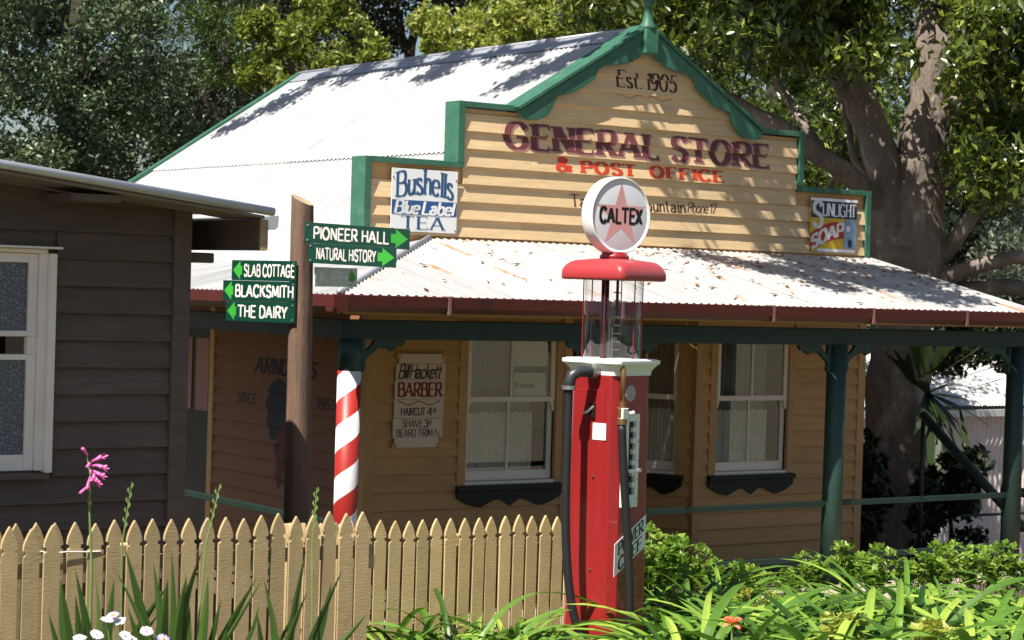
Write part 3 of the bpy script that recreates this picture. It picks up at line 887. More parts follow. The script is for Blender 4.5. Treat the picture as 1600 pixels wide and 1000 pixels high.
# lettering painted on the parapet boards
zb = PB + 0.02
tp, _ = text('GENERAL STORE', 0.216, 3.02, wv=0.23, wh=0.075, serif=0.075, gap=0.20, space=0.36)
tp = moved(tp, 10.41, 3.655)
for k, (du, dv) in enumerate(((0.018, -0.014), (0.009, -0.007))):
    lap_print('lettering_shade', 'mauve_letter', store, front, [[(u + du, v + dv) for u, v in p] for p in tp], zb, 0.0011 + 0.0006 * k)
lap_print('lettering', 'maroon_letter', store, front, tp, zb, 0.0024)
for s, h, wd, u, v, m_, wv in (('&', 0.115, 0.15, 10.965, 3.488, 'red_letter', 0.24), ('POST', 0.10, 0.60, 11.235, 3.487, 'red_letter', 0.26), ('OFFICE', 0.10, 0.86, 12.02, 3.490, 'red_letter', 0.26)):
    tp, _ = text(s, h, wd, wv=wv, wh=0.11, serif=0.07, gap=0.26)
    lap_print('lettering', m_, store, front, moved(tp, u, v), zb, 0.0014)
tp, _ = text('Tamborine Mountain', 0.105, 1.30, wv=0.13, wh=0.06, serif=0.05, gap=0.13, space=0.28)
lap_print('lettering', 'brown_letter', store, front, moved(tp, 11.13, 3.185), zb, 0.0014)
tp, _ = text('Phone 17', 0.09, 0.34, wv=0.10, wh=0.07, slant=0.25, gap=0.08, space=0.15)
lap_print('lettering', 'brown_letter', store, front, moved(tp, 12.46, 3.195), zb, 0.0014)
tp, _ = text('Est. 1905', 0.148, 0.69, wv=0.17, wh=0.06, serif=0.06, gap=0.14, space=0.2)
lap_print('lettering', 'brown_letter', store, front, moved(tp, 11.60, 4.272), zb, 0.0014)
sc = []
for sg in (-1, 1):
    pts = [(11.94 + sg * (0.02 + 0.30 * i / 24), 4.195 + 0.022 * math.sin(i / 24 * 2.6 * math.pi) * (1 - i / 40)) for i in range(25)]
    for a, b in zip(pts[:-1], pts[1:]):
        q = [(a[0], a[1] - 0.005), (b[0], b[1] - 0.005), (b[0], b[1] + 0.005), (a[0], a[1] + 0.005)]
        sc.append(q if sg > 0 else q[::-1])
lap_print('scroll', 'faint_letter', store, front, sc, zb, 0.0014)

# mural on the side wall
tp, _ = text("ARNOTT'S", 0.135, 1.06, wv=0.22, wh=0.1, serif=0.06, gap=0.15)
lap_print('mural_lettering', 'bird_dark', store, side, moved(tp, -16.63, 1.63), Z0, 0.0014)
tp, _ = text('SINCE', 0.09, 0.36, wv=0.13, wh=0.07, serif=0.04)
lap_print('mural_lettering', 'bird_dark', store, side, moved(tp, -16.96, 1.345), Z0, 0.0014)
tp, _ = text('1865', 0.085, 0.33, wv=0.13, wh=0.07, serif=0.04)
lap_print('mural_lettering', 'bird_dark', store, side, moved(tp, -15.56, 1.375), Z0, 0.0014)


def fan(pts):
    cx = sum(p[0] for p in pts) / len(pts); cy = sum(p[1] for p in pts) / len(pts)
    return [[(cx, cy), pts[i], pts[(i + 1) % len(pts)]] for i in range(len(pts))]


lap_print('mural_bird', 'bird_dark', store, side, fan([(-16.42, 1.40), (-16.34, 1.55), (-16.2, 1.60), (-16.05, 1.55), (-15.98, 1.40), (-15.98, 1.15), (-16.04, 0.92), (-16.12, 0.80), (-16.24, 0.95), (-16.36, 1.10), (-16.40, 1.22)]), Z0, 0.0012)
lap_print('mural_bird', 'bird_red', store, side, fan([(-16.2, 1.15), (-16.06, 1.2), (-16.04, 0.95), (-16.10, 0.70), (-16.17, 0.62), (-16.22, 0.70), (-16.2, 0.9)]), Z0, 0.0022)

# roofs ---------------------------------------------------------------
EY, EX, EZ, SL = 12.58, 7.50, 2.372, 0.219
XE = 14.86                                        # right end of the verandah roof
ca = 1 / math.hypot(1, SL)
Bf = Vector((0, -ca, -ca * SL)); Nf = Vector((0, -ca * SL, ca))
topP = Vector((0, YW - 0.03, EZ + SL * (YW - 0.03 - EY)))
Lf = (YW - 0.03 - EY) / ca
sheet_w = 0.76
u = 7.52
while u < XE - 0.02:
    u1 = min(u + sheet_w, XE)
    mb = MB()
    j = random.uniform(0, 0.02)
    corr(mb, topP + Nf * random.uniform(0, 0.004), Vector((1, 0, 0)), Bf, Nf, u, u1, Lf + 0.015 + j * 0.5,
         top=lambda q: max(0.0, ((YW - 0.03 - EY) - (q - EX)) / ca) if q - EX < YW - 0.03 - EY else 0.0)
    mb.build('verandah_sheet', 'iron_old', store, smooth=True)
    u = u1
# side verandah (left), from the hip back to the rear
Bs = Vector((-ca, 0, -ca * SL)); Ns = Vector((-ca * SL, 0, ca))
XM = 8.55
y = EY + 0.02
while y < 20.9:
    y1 = min(y + sheet_w, 20.95)
    xt = min(9.69, EX + (YW - EY)) if y1 < YW + 0.3 else XM + 0.1
    tp_ = Vector((xt, 0, EZ + SL * (xt - EX)))
    ln = (xt - EX) / ca
    mb = MB()
    corr(mb, tp_, Vector((0, 1, 0)), Bs, Ns, y, y1, ln + 0.02,
         top=(lambda q, xt=xt: max(0.0, (xt - (EX + (q - EY))) / ca) if q < YW + 0.02 else max(0.0, (xt - XM - 0.1) / ca)))
    mb.build('side_verandah_sheet', 'iron', store, smooth=True)
    y = y1
# hip capping
h0 = Vector((EX + 0.01, EY + 0.01, EZ + 0.016)); h1 = Vector((EX + YW - EY - 0.06, YW - 0.06, EZ + SL * (YW - 0.06 - EY) + 0.016))
MB().tube([h0, h0.lerp(h1, 0.5), h1], 0.022, 10).build('hip_capping', 'ridge_grey', store, smooth=True)
# main roof
PT = 0.654
RZ, RX = 4.79, 11.90
for sg, xe in ((-1, XM - 0.02), (1, 15.27)):
    cm = 1 / math.hypot(1, PT)
    Bm = Vector((sg * cm, 0, -cm * PT)); Nm = Vector((sg * cm * PT, 0, cm))
    tot = abs(xe - RX) / cm
    y = YW + 0.155
    while y < 20.9:
        y1 = min(y + sheet_w, 20.95)
        for k, (a, b) in enumerate(((0.0, tot * 0.52 + 0.08), (tot * 0.52, tot))):
            mb = MB()
            P0 = Vector((RX, 0, RZ)) + Nm * (0.006 if k == 0 else -0.006) + Nm * random.uniform(0, 0.003)
            corr(mb, P0, Vector((0, 1, 0)), Bm, Nm, y, y1, b, top=lambda q, a=a: a)
            mb.build('roof_sheet', 'iron', store, smooth=True)
        y = y1
rc = MB()
for sg in (-1, 1):
    rc.add([(RX, YW + 0.15, RZ + 0.035), (RX, 20.97, RZ + 0.035), (RX + sg * 0.17, 20.97, RZ - 0.17 * PT + 0.026), (RX + sg * 0.17, YW + 0.15, RZ - 0.17 * PT + 0.026)], [(0, 1, 2, 3)])
rc.build('ridge_capping', 'ridge_grey', store)
MB().tube([(RX, YW + 0.15, RZ + 0.03), (RX, 20.97, RZ + 0.03)], 0.022, 8).build('ridge_roll', 'ridge_grey', store, smooth=True)
# green barges at the rear verge
for sg, xe in ((-1, XM), (1, 15.25)):
    ze = RZ - PT * abs(xe - RX)
    rb = Frame((0, 20.93, 0), (1, 0, 0))
    pts = [(RX, RZ + 0.05), (RX, RZ - 0.12), (xe, ze - 0.12), (xe, ze + 0.05)]
    MB().prism(pts if sg < 0 else pts[::-1], rb, -0.06, 0.03).build('rear_bargeboard', 'green_paint', store)
# gutters
prof = [(0.0, 0.0), (0.0, -0.085), (0.02, -0.112), (0.085, -0.112), (0.118, -0.075), (0.122, 0.004), (0.112, 0.008), (0.106, -0.066), (0.08, -0.098), (0.024, -0.098), (0.012, -0.08), (0.012, 0.0)]


def gutter(p0, p1, out, name='gutter'):
    mb = MB(); n = len(prof)
    vs = [Vector(p0) + Vector(out) * a + Vector((0, 0, b)) for a, b in prof] + [Vector(p1) + Vector(out) * a + Vector((0, 0, b)) for a, b in prof]
    mb.add(vs, [(i, (i + 1) % n, n + (i + 1) % n, n + i) for i in range(n)] + [tuple(range(n)), tuple(range(n, 2 * n))[::-1]])
    g_ = mb.build(name, 'gutter_red', store)
    for e_, q_ in ((p0, p1), (p1, p0)):
        dv = (Vector(q_) - Vector(e_)).normalized() * 0.003
        op = [Vector(e_) + Vector(out) * (a + 0.0005) + Vector((0, 0, b - 0.0005)) for a, b in prof[:6]]
        cb = MB(); cb.add([p - dv * 0.3 for p in op] + [p + dv * 0.7 for p in op], [tuple(range(6)), tuple(range(6, 12))[::-1]] + [(i, (i + 1) % 6, 6 + (i + 1) % 6, 6 + i) for i in range(6)])
        cb.build('stop_end', 'gutter_red', g_)
    return g_


gzz = EZ - 0.008
cuts = [EX - 0.088, 8.37, 9.95, 11.5, 12.62, 13.75, XE + 0.06]
for a, b in zip(cuts[:-1], cuts[1:]):
    gu = gutter((a + 0.002, EY + 0.03, gzz), (b - 0.002, EY + 0.03, gzz), (0, -1, 0))
    if b < XE:
        MB().box(b - 0.012, b + 0.012, EY - 0.098, EY + 0.025, gzz - 0.118, gzz + 0.013).build('gutter_strap', 'strap_metal', gu)
gutter((EX + 0.03, 20.95, gzz - 0.002), (EX + 0.03, EY - 0.091, gzz - 0.002), (-1, 0, 0))
# fascia, rafters, beams
MB().box(EX + 0.06, XE, EY + 0.034, EY + 0.058, 2.235, 2.345).build('fascia', 'trim_tan', store)
MB().box(EX + 0.034, EX + 0.058, EY + 0.06, 20.9, 2.235, 2.345).build('fascia', 'trim_tan', store)
YP = 12.82
for x in [8.0 + 0.62 * i for i in range(12)]:
    if x < XE:
        ya = EY + 0.06; yb = YW - 0.03 if x > 9.7 else EY + max(0.3, x - EX)
        zz = lambda y: EZ + SL * (y - EY) - 0.022
        MB().add([(x - 0.03, ya, zz(ya) - 0.09), (x + 0.03, ya, zz(ya) - 0.09), (x + 0.03, yb, zz(yb) - 0.09), (x - 0.03, yb, zz(yb) - 0.09),
                  (x - 0.03, ya, zz(ya)), (x + 0.03, ya, zz(ya)), (x + 0.03, yb, zz(yb)), (x - 0.03, yb, zz(yb))],
                 [(0, 3, 2, 1), (4, 5, 6, 7), (0, 1, 5, 4), (1, 2, 6, 5), (2, 3, 7, 6), (3, 0, 4, 7)]).build('rafter', 'trim_tan', store)
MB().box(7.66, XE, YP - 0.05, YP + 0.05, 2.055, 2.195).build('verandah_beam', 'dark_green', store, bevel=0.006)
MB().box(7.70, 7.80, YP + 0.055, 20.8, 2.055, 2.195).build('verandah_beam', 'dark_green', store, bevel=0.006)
posts = [(7.75, YP), (10.12, YP), (12.53, YP), (14.77, YP)]


def bracket(x, sg, y=YP):
    fr = Frame((x, y, 0), (1, 0, 0))
    pts = [(0.085, 2.052), (0.085, 1.86), (0.10, 1.815), (0.125, 1.85), (0.115, 1.90), (0.15, 1.935), (0.20, 1.97), (0.235, 2.0), (0.27, 1.985), (0.31, 1.995), (0.33, 1.97), (0.37, 1.985), (0.385, 2.01), (0.42, 2.005), (0.45, 2.03), (0.45, 2.052),
           (0.20, 2.052), (0.17, 2.01), (0.13, 1.975), (0.115, 1.985), (0.115, 2.052)]
    pts = [(sg * u, z) for u, z in pts]
    MB().prism(pts[::-1] if sg > 0 else pts, fr, -0.018, 0.018).build('bracket', 'post_green', store)


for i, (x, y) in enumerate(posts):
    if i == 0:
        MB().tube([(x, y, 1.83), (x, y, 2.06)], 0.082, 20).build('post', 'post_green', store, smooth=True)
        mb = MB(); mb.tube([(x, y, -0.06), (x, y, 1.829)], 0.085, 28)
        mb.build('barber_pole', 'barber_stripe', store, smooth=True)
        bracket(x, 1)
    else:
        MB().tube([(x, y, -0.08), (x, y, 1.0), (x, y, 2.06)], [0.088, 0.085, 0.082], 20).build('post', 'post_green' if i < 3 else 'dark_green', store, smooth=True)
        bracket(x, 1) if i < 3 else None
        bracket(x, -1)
for y in (15.6, 18.2):
    MB().tube([(7.75, y, -0.08), (7.75, y, 2.06)], 0.075, 16).build('post', 'dark_green', store, smooth=True)
# rails
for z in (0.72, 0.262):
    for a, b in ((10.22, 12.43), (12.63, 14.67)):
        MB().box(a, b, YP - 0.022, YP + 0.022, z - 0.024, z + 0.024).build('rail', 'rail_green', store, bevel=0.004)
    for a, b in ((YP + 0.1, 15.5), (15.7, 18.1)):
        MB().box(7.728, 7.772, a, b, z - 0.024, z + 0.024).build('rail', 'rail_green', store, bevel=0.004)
MB().box(7.62, 14.92, 12.66, YW - 0.04, -0.25, -0.05).build('verandah_floor', 'concrete', store)
MB().box(7.62, 9.06, YW - 0.03, 20.9, -0.25, -0.052).build('verandah_floor', 'concrete', store)

# leaf litter on the verandah roof
mb = MB()
for i in range(240):
    if random.random() < 0.75:
        x, y = random.uniform(11.3, 14.75), 14.68 - abs(random.gauss(0, 0.75))
    else:
        x, y = random.uniform(8.2, 14.6), random.uniform(12.7, 14.6)
    if x - EX < y - EY + 0.15 or y < EY + 0.05: continue
    z = EZ + SL * (y - EY) + 0.013
    a = random.uniform(0, 6.28); l = random.uniform(0.02, 0.055)
    dx, dy = math.cos(a) * l, math.sin(a) * l
    mb.add([(x - dx, y - dy, z + SL * -dy), (x + dy * .35, y - dx * .35, z + .012), (x + dx, y + dy, z + SL * dy + .004), (x - dy * .35, y + dx * .35, z + .006)], [(0, 1, 2), (0, 2, 3)])
tag(mb.build('fallen_leaves', 'litter'), 'brown fallen leaves scattered on the iron verandah roof', 'leaves', kind='stuff')

# ------------------------------------------------------------------ signs fixed to the store
def slab(name, label, cat, fr, u0, u1, z0, z1, w, th, mat, group=None):
    c = fr.p((u0 + u1) / 2, w, z0)
    t_ = thing(name, label, cat, c, group)
    MB().fbox(fr, u0, u1, w, w + th, z0, z1).build('panel', mat, t_, bevel=0.0015)
    return t_


wS = LIFT + STEP + 0.004
t1 = slab('enamel_sign', 'white and blue enamel tea sign on the left step of the parapet', 'sign', front, 9.257, 9.913, 2.895, 3.415, wS, 0.006, 'enamel')
ws = wS + 0.0075
flat_print('blue_band', 'blue_band', t1, front, [[(9.262, 3.035), (9.908, 3.035), (9.908, 3.155), (9.262, 3.155)]], ws)
tp, _ = text('Bushells', 0.205, 0.56, wv=0.17, wh=0.06, serif=0.05, gap=0.10, arch=0.035)
flat_print('lettering', 'blue_letter', t1, front, moved(tp, 9.302, 3.175), ws)
tp, _ = text('Blue Label', 0.105, 0.58, wv=0.20, wh=0.12, slant=0.22, gap=0.07, space=0.2)
flat_print('lettering', 'sign_white', t1, front, moved(tp, 9.285, 3.045), ws + 0.001)
tp, _ = text('TEA', 0.105, 0.41, wv=0.15, wh=0.05, serif=0.06, gap=0.2)
flat_print('lettering', 'blue_letter', t1, front, moved(tp, 9.37, 2.918), ws)
for u, z in ((9.272, 3.34), (9.898, 3.34), (9.898, 2.915), (9.272, 2.915)):
    MB().lathe([(0.008, 0), (0.007, 0.003), (0.003, 0.005)], (u, YW - ws, z), 8, 'Y').build('nail', 'strap_metal', t1)

t2 = slab('enamel_sign', 'navy, yellow and red enamel soap sign on the right step of the parapet', 'sign', front, 13.985, 14.605, 2.892, 3.405, wS, 0.006, 'soap_yellow')
u0, u1, za, zb_ = 13.985, 14.605, 2.892, 3.405
q = lambda a, b, c, d: [(u0 + a, za + c), (u0 + b, za + c), (u0 + b, za + d), (u0 + a, za + d)]
flat_print('navy_band', 'soap_navy', t2, front, [q(0.005, 0.615, 0.325, 0.485)], ws)
flat_print('white_edge', 'enamel', t2, front, [q(0.0, 0.62, 0.487, 0.513), q(0.10, 0.60, 0.0, 0.03)], ws)
flat_print('blue_panel', 'soap_blue', t2, front, [q(0.45, 0.61, 0.035, 0.32)], ws)
flat_print('picture_mark', 'sign_white', t2, front, fan([(u0 + 0.50 + 0.03 * math.cos(a), za + 0.23 + 0.03 * math.sin(a)) for a in [k * 0.785 for k in range(8)]]), ws + 0.001)
flat_print('picture_mark', 'soap_navy', t2, front, fan([(u0 + 0.53 + 0.03 * math.cos(a), za + 0.09 + 0.045 * math.sin(a)) for a in [k * 0.785 for k in range(8)]]), ws + 0.001)
red = []
N_ = 12
for i in range(N_):
    a, b = i / N_, (i + 1) / N_
    f0 = lambda s: 0.17 + 0.12 * math.sin(s * 2.0)
    g0 = lambda s: 0.0 + 0.135 * math.sin(s * 1.55)
    red.append([(u0 + 0.445 * a, za + g0(a)), (u0 + 0.445 * b, za + g0(b)), (u0 + 0.445 * b, za + f0(b)), (u0 + 0.445 * a, za + f0(a))])
flat_print('red_ribbon', 'soap_red', t2, front, red, ws + 0.0005)
tp, _ = text('SOAP', 0.125, 0.41, wv=0.24, wh=0.17, gap=0.12)
tp = [[(u, v + 0.02 + 0.135 * math.sin(max(0, u) / 0.445 * 1.55)) for u, v in p] for p in tp]
flat_print('lettering', 'letter_cream', t2, front, moved(tp, u0 + 0.02, za), ws + 0.0012)
tp, _ = text('S', 0.27, 0.13, wv=0.20, wh=0.1, serif=0.05)
flat_print('lettering', 'letter_cream', t2, front, moved(tp, u0 + 0.03, za + 0.235, 0, 0.9), ws + 0.0012)
tp, _ = text('UNLIGHT', 0.12, 0.44, wv=0.17, wh=0.07, serif=0.04, gap=0.12)
flat_print('lettering', 'letter_cream', t2, front, moved(tp, u0 + 0.155, za + 0.345), ws + 0.0012)

# barber notice: stepped boards painted cream
bu, bz = 9.335, 1.095
t3 = thing('barber_sign', 'cream painted barber price sign with stepped edges on the verandah wall', 'sign', (9.59, YW - 0.03, bz))
rowsB = [(bz, bz + 0.085, 0.02, 0.46), (bz + 0.085, bz + 0.245, 0.0, 0.495), (bz + 0.247, bz + 0.405, 0.008, 0.50), (bz + 0.407, bz + 0.565, 0.008, 0.505), (bz + 0.567, bz + 0.70, 0.018, 0.51), (bz + 0.702, bz + 0.785, 0.04, 0.49)]
for k, (a, b, c, d) in enumerate(rowsB):
    wf = LIFT + STEP + 0.004 + 0.003 * (k % 2)
    MB().fbox(front, bu + c, bu + d, wf, wf + 0.008, a + 0.001, b - 0.001).build('board', 'barber_cream', t3, bevel=0.001)
    for c_ in ((c, d) if k in (0, 5) else ()):
        MB().lathe([(0.026, 0), (0.026, 0.0022), (0.02, 0.003)], (bu + c_, YW - wf - 0.0085, (a if k == 0 else b) + (0.02 if k == 0 else -0.02)), 14, 'Y').build('corner_spot', 'wall_board', t3)
wb_ = LIFT + STEP + 0.0165
tp, _ = text('Bill Hackett', 0.115, 0.42, wv=0.13, wh=0.09, slant=0.22, gap=0.06, space=0.12)
flat_print('lettering', 'black_paint', t3, front, moved(tp, bu + 0.035, bz + 0.58), wb_)
tp, _ = text('BARBER', 0.115, 0.43, wv=0.22, wh=0.10, serif=0.05, gap=0.13)
flat_print('lettering', 'barber_red', t3, front, moved(tp, bu + 0.04, bz + 0.428), wb_)
pts = [(bu + 0.04 + 0.42 * i / 40, bz + 0.373 + 0.016 * math.sin(i / 40 * 4 * math.pi + 1.57)) for i in range(41)]
flat_print('scroll', 'barber_red', t3, front, [[(a[0], a[1] - 0.0035), (b[0], b[1] - 0.0035), (b[0], b[1] + 0.0035), (a[0], a[1] + 0.0035)] for a, b in zip(pts[:-1], pts[1:])], wb_)
for s, h, wd, uu, zz_ in (('HAIRCUT', 0.062, 0.24, 0.075, 0.27), ('4', 0.065, 0.05, 0.335, 0.268), ('d', 0.04, 0.02, 0.395, 0.295), ('SHAVE', 0.058, 0.20, 0.09, 0.172), ('3', 0.06, 0.042, 0.305, 0.172), ('d', 0.04, 0.02, 0.355, 0.195), ('BEARD', 0.058, 0.19, 0.035, 0.097), ('TRIM', 0.058, 0.14, 0.25, 0.097), ('1/', 0.04, 0.03, 0.41, 0.115), ('3', 0.03, 0.018, 0.44, 0.097)):
    tp, _ = text(s, h, wd, wv=0.15, wh=0.08, serif=0.035, gap=0.14)
    flat_print('lettering', 'black_paint', t3, front, moved(tp, bu + uu, bz + zz_), wb_)

# ------------------------------------------------------------------ brown building on the left
YD = 10.6
brown = thing('brown_building', 'dark brown weatherboard building with a low pitched metal roof', 'building', (3.6, 12.6, 0.1))
fd = Frame((0, YD, 0), (1, 0, 0))
WD = (3.72, 4.455, 1.42, 2.56)
XD = 5.235
holeD = (WD[0] - 0.09, WD[1] + 0.10, WD[2] - 0.03, WD[3] + 0.02)
ztop = lambda x: 2.795 + 0.105 * (5.34 - x)


def dsp(r, a, b):
    base = row_spans(1.6, XD, [holeD])(r, a, b)
    out = []
    for (l0, r0, l1, r1) in base:
        out.append((l0, r0, l1, r1))
    return out


lap_boards(brown, fd, 0.20, 18, dsp, 'brown_board', expo=0.146)
MB().prism([(1.6, 0.2 + 18 * 0.146), (XD, 0.2 + 18 * 0.146), (XD, 2.83), (1.6, 3.17)], fd, 0.0, 0.012).build('top_board', 'brown_board', brown)
MB().box(XD, XD + 0.105, YD - 0.045, YD + 0.07, 0.1, 2.84).build('corner_post', 'brown_board', brown, bevel=0.006)
ln = MB()
lin = ln
lining(fd, 1.6, XD, 0.1, 2.8, [(WD[0], WD[1], WD[2], WD[3])])
ln.box(XD - 0.02, XD + 0.06, YD + 0.08, 15.5, 0.1, 2.8)
ln.build('wall_lining', 'brown_board', brown)
# its window: white frame, obscure glass
mb = MB()
for a, b in ((WD[0] - 0.085, WD[0]), (WD[1], WD[1] + 0.045)):
    mb.fbox(fd, a, b, -0.05, 0.03, WD[2] - 0.02, WD[3])
mb.fbox(fd, WD[1] + 0.045, WD[1] + 0.085, -0.03, 0.062, WD[2] - 0.03, WD[3])
mb.fbox(fd, WD[0] - 0.085, WD[1] + 0.045, -0.05, 0.031, WD[3], WD[3] + 0.022)
wdo = mb.build('window', 'white_paint', brown, bevel=0.004)
MB().fbox(fd, WD[0] - 0.10, WD[1] + 0.105, 0.0, 0.085, WD[3] + 0.024, WD[3] + 0.036).build('drip_cap', 'white_paint', wdo)
MB().fbox(fd, WD[0] - 0.085, WD[1] + 0.07, 0.0, 0.07, WD[2] - 0.062, WD[2] - 0.032).build('sill', 'brown_board', wdo, bevel=0.004)
for za, zb2, rl in ((2.115, WD[3] - 0.002, 0.03), (WD[2] - 0.02, 2.02, 0.085)):
    s = MB()
    s.fbox(fd, WD[1] - 0.052, WD[1] - 0.001, -0.035, 0.008, za, zb2); s.fbox(fd, WD[0] + 0.001, WD[0] + 0.052, -0.035, 0.008, za, zb2)
    s.fbox(fd, WD[0] + 0.052, WD[1] - 0.052, -0.035, 0.006, za, za + rl); s.fbox(fd, WD[0] + 0.052, WD[1] - 0.052, -0.035, 0.006, zb2 - (0.05 if za > 2 else 0.03), zb2)
    s.build('sash', 'white_paint', wdo, bevel=0.004)
    MB().fbox(fd, WD[0] + 0.052, WD[1] - 0.052, -0.022, -0.012, za + rl, zb2 - (0.05 if za > 2 else 0.03)).build('pane', 'obscure_glass', wdo)
for q0, q1 in ((WD[1] - 0.052, WD[1] - 0.001), (WD[0] + 0.001, WD[0] + 0.052)):
    MB().fbox(fd, q0, q1, -0.035, 0.006, 2.021, 2.114).build('sash_stile', 'white_paint', wdo)
MB().fbox(fd, WD[0] + 0.052, WD[1] - 0.052, -0.30, -0.29, 1.4, 2.6).build('room_backing', 'dark_room', wdo)
# roof
rz = lambda x: 2.838 + 0.108 * (5.60 - x)
mb = MB()
xa, xb = 1.0, 5.62
for k, (ya, yb) in enumerate(((10.15, 16.0),)):
    mb.add([(xa, ya, rz(xa)), (xb, ya, rz(xb)), (xb, yb, rz(xb)), (xa, yb, rz(xa)), (xa, ya, rz(xa) - 0.012), (xb, ya, rz(xb) - 0.012), (xb, yb, rz(xb) - 0.012), (xa, yb, rz(xa) - 0.012)],
           [(0, 1, 2, 3), (7, 6, 5, 4), (0, 4, 5, 1), (1, 5, 6, 2), (2, 6, 7, 3), (3, 7, 4, 0)])
mb.build('roof', 'shed_metal', brown)
for a, b in ((1.0, 5.62),):
    MB().tube([(a, 10.145, rz(a) - 0.008), (b, 10.145, rz(b) - 0.008)], 0.024, 14).build('verge_roll', 'shed_metal', brown, smooth=True)
mb = MB()
mb.add([(xa, 10.17, rz(xa) - 0.034), (5.58, 10.17, rz(5.58) - 0.034), (5.58, YD - 0.0, rz(5.58) - 0.034), (xa, YD, rz(xa) - 0.034), (xa, 10.17, rz(xa) - 0.05), (5.58, 10.17, rz(5.58) - 0.05), (5.58, YD, rz(5.58) - 0.05), (xa, YD, rz(xa) - 0.05)],
       [(3, 2, 1, 0), (4, 5, 6, 7), (0, 1, 5, 4), (1, 2, 6, 5), (2, 3, 7, 6), (3, 0, 4, 7)])
mb.build('eave_lining', 'eave_grey', brown)
MB().box(4.46, 4.74, 10.20, YD - 0.03, 2.835, 2.875).build('eave_block', 'eave_timber', brown)
MB().box(5.556, 5.602, 10.185, 15.5, 2.615, 2.785).build('eave_fascia', 'eave_timber', brown)
MB().box(5.557, 5.601, 10.165, 10.184, 2.617, 2.783).build('fascia_end', 'pale_timber', brown)
MB().box(5.345, 5.50, YD - 0.01, YD + 0.3, 2.54, 2.597).build('eave_bracket', 'eave_timber', brown, bevel=0.01)
MB().prism([(5.628, 2.80), (5.628, 2.735), (5.72, 2.735), (5.738, 2.75), (5.742, 2.815)], Frame((0, 10.3, 0), (1, 0, 0)), -5.0, 0.0).build('eave_gutter', 'shed_metal', brown)

# ------------------------------------------------------------------ picket fences
def picket_mesh(w_, h, mat):
    fr = Frame((0, 0, 0), (1, 0, 0))
    hw = w_ / 2
    pts = []
    for k in range(5):                                   # right shoulder to tip
        t_ = k / 4
        pts.append((max(0.0, hw * (1 - t_ ** 1.6)), h - 0.10 + 0.10 * t_))
    notch = [(hw, h - 0.130), (hw - 0.010, h - 0.127), (hw - 0.014, h - 0.118), (hw - 0.010, h - 0.109), (hw, h - 0.106)]
    rightp = [(hw, 0.0)] + notch + pts
    left = [(-u_, z_) for u_, z_ in rightp[::-1][1:]]
    mb = MB(); mb.prism(rightp + left, fr, 0, 0.019)
    o = mb.build('picket', mat, None, bevel=0.0015, org=(0, 0, 0))
    return o


def fence(label, p0, p1, tip, tip1, spacing, w_, mat, base, post_at=(), top_post=None):
    """pickets from p0 to p1 (plan), tips at a level; rails behind"""
    p0 = Vector((*p0, 0)); p1 = Vector((*p1, 0))
    d = (p1 - p0); Lg = d.length; d.normalize()
    root = thing('picket_fence', label, 'fence', (p0.x, p0.y, base))
    proto = picket_mesh(w_, 1.0, mat)
    n = int(Lg / spacing) + 1
    ang = math.atan2(d.y, d.x)
    for i in range(n):
        o = proto if i == 0 else proto.copy()
        if i: COL.objects.link(o)
        o.parent = root
        s_ = i * spacing
        q = p0 + d * s_
        tz = tip + (tip1 - tip) * s_ / Lg + random.uniform(-0.010, 0.010)
        o.location = Vector((q.x, q.y, tz - 1.0)) - Vector(root.location)
        o.rotation_euler = (random.uniform(-0.006, 0.006), random.uniform(-0.005, 0.005), ang + random.uniform(-0.02, 0.02))
    fr = Frame((p0.x, p0.y, 0), (d.x, d.y, 0))
    for dz in (0.21, 0.78):
        MB().prism([(-0.02, tip - dz - 0.035), (Lg + 0.02, tip1 - dz - 0.035), (Lg + 0.02, tip1 - dz + 0.035), (-0.02, tip - dz + 0.035)], fr, -0.042, -0.003).build('rail', mat, root, bevel=0.003)
    for s_ in post_at:
        MB().fbox(fr, s_ - 0.045, s_ + 0.045, -0.135, -0.044, base - 0.1, (tip - 0.13) if abs(d.x) > 0.5 else tip + 0.0).build('fence_post', mat, root, bevel=0.006)
    return root


fence('beige picket fence in front of the brown building', (2.97, 9.40), (5.84, 9.40), 1.268, 1.256, 0.1005, 0.082, 'picket_paint', 0.26, (0.1, 1.5))
fence('short beige picket panel overlapping the left end of the front fence', (3.26, 9.2), (4.0, 9.2), 1.272, 1.28, 0.1005, 0.082, 'picket_paint', 0.26, (0.1,))
fence('short sunlit return of picket fence running back behind the front fence', (5.86, 10.42), (5.86, 9.47), 1.075, 1.19, 0.1005, 0.082, 'picket_sunlit', 0.2, (0.02,))
fence('yellow-beige picket fence behind the strap-leaved plants beside the fuel pump', (5.98, 10.5), (8.36, 10.5), 1.072, 1.035, 0.1005, 0.082, 'picket_sunlit', 0.12, (1.2, 2.2))
tag(MB().tube([(3.99, 9.375, 1.135), (4.05, 9.372, 1.123), (4.13, 9.372, 1.128), (4.22, 9.374, 1.122), (4.3, 9.376, 1.121)], 0.0035, 6).build('white_cord', 'sign_white'), 'white cord tied along pickets of the left fence', 'cord')

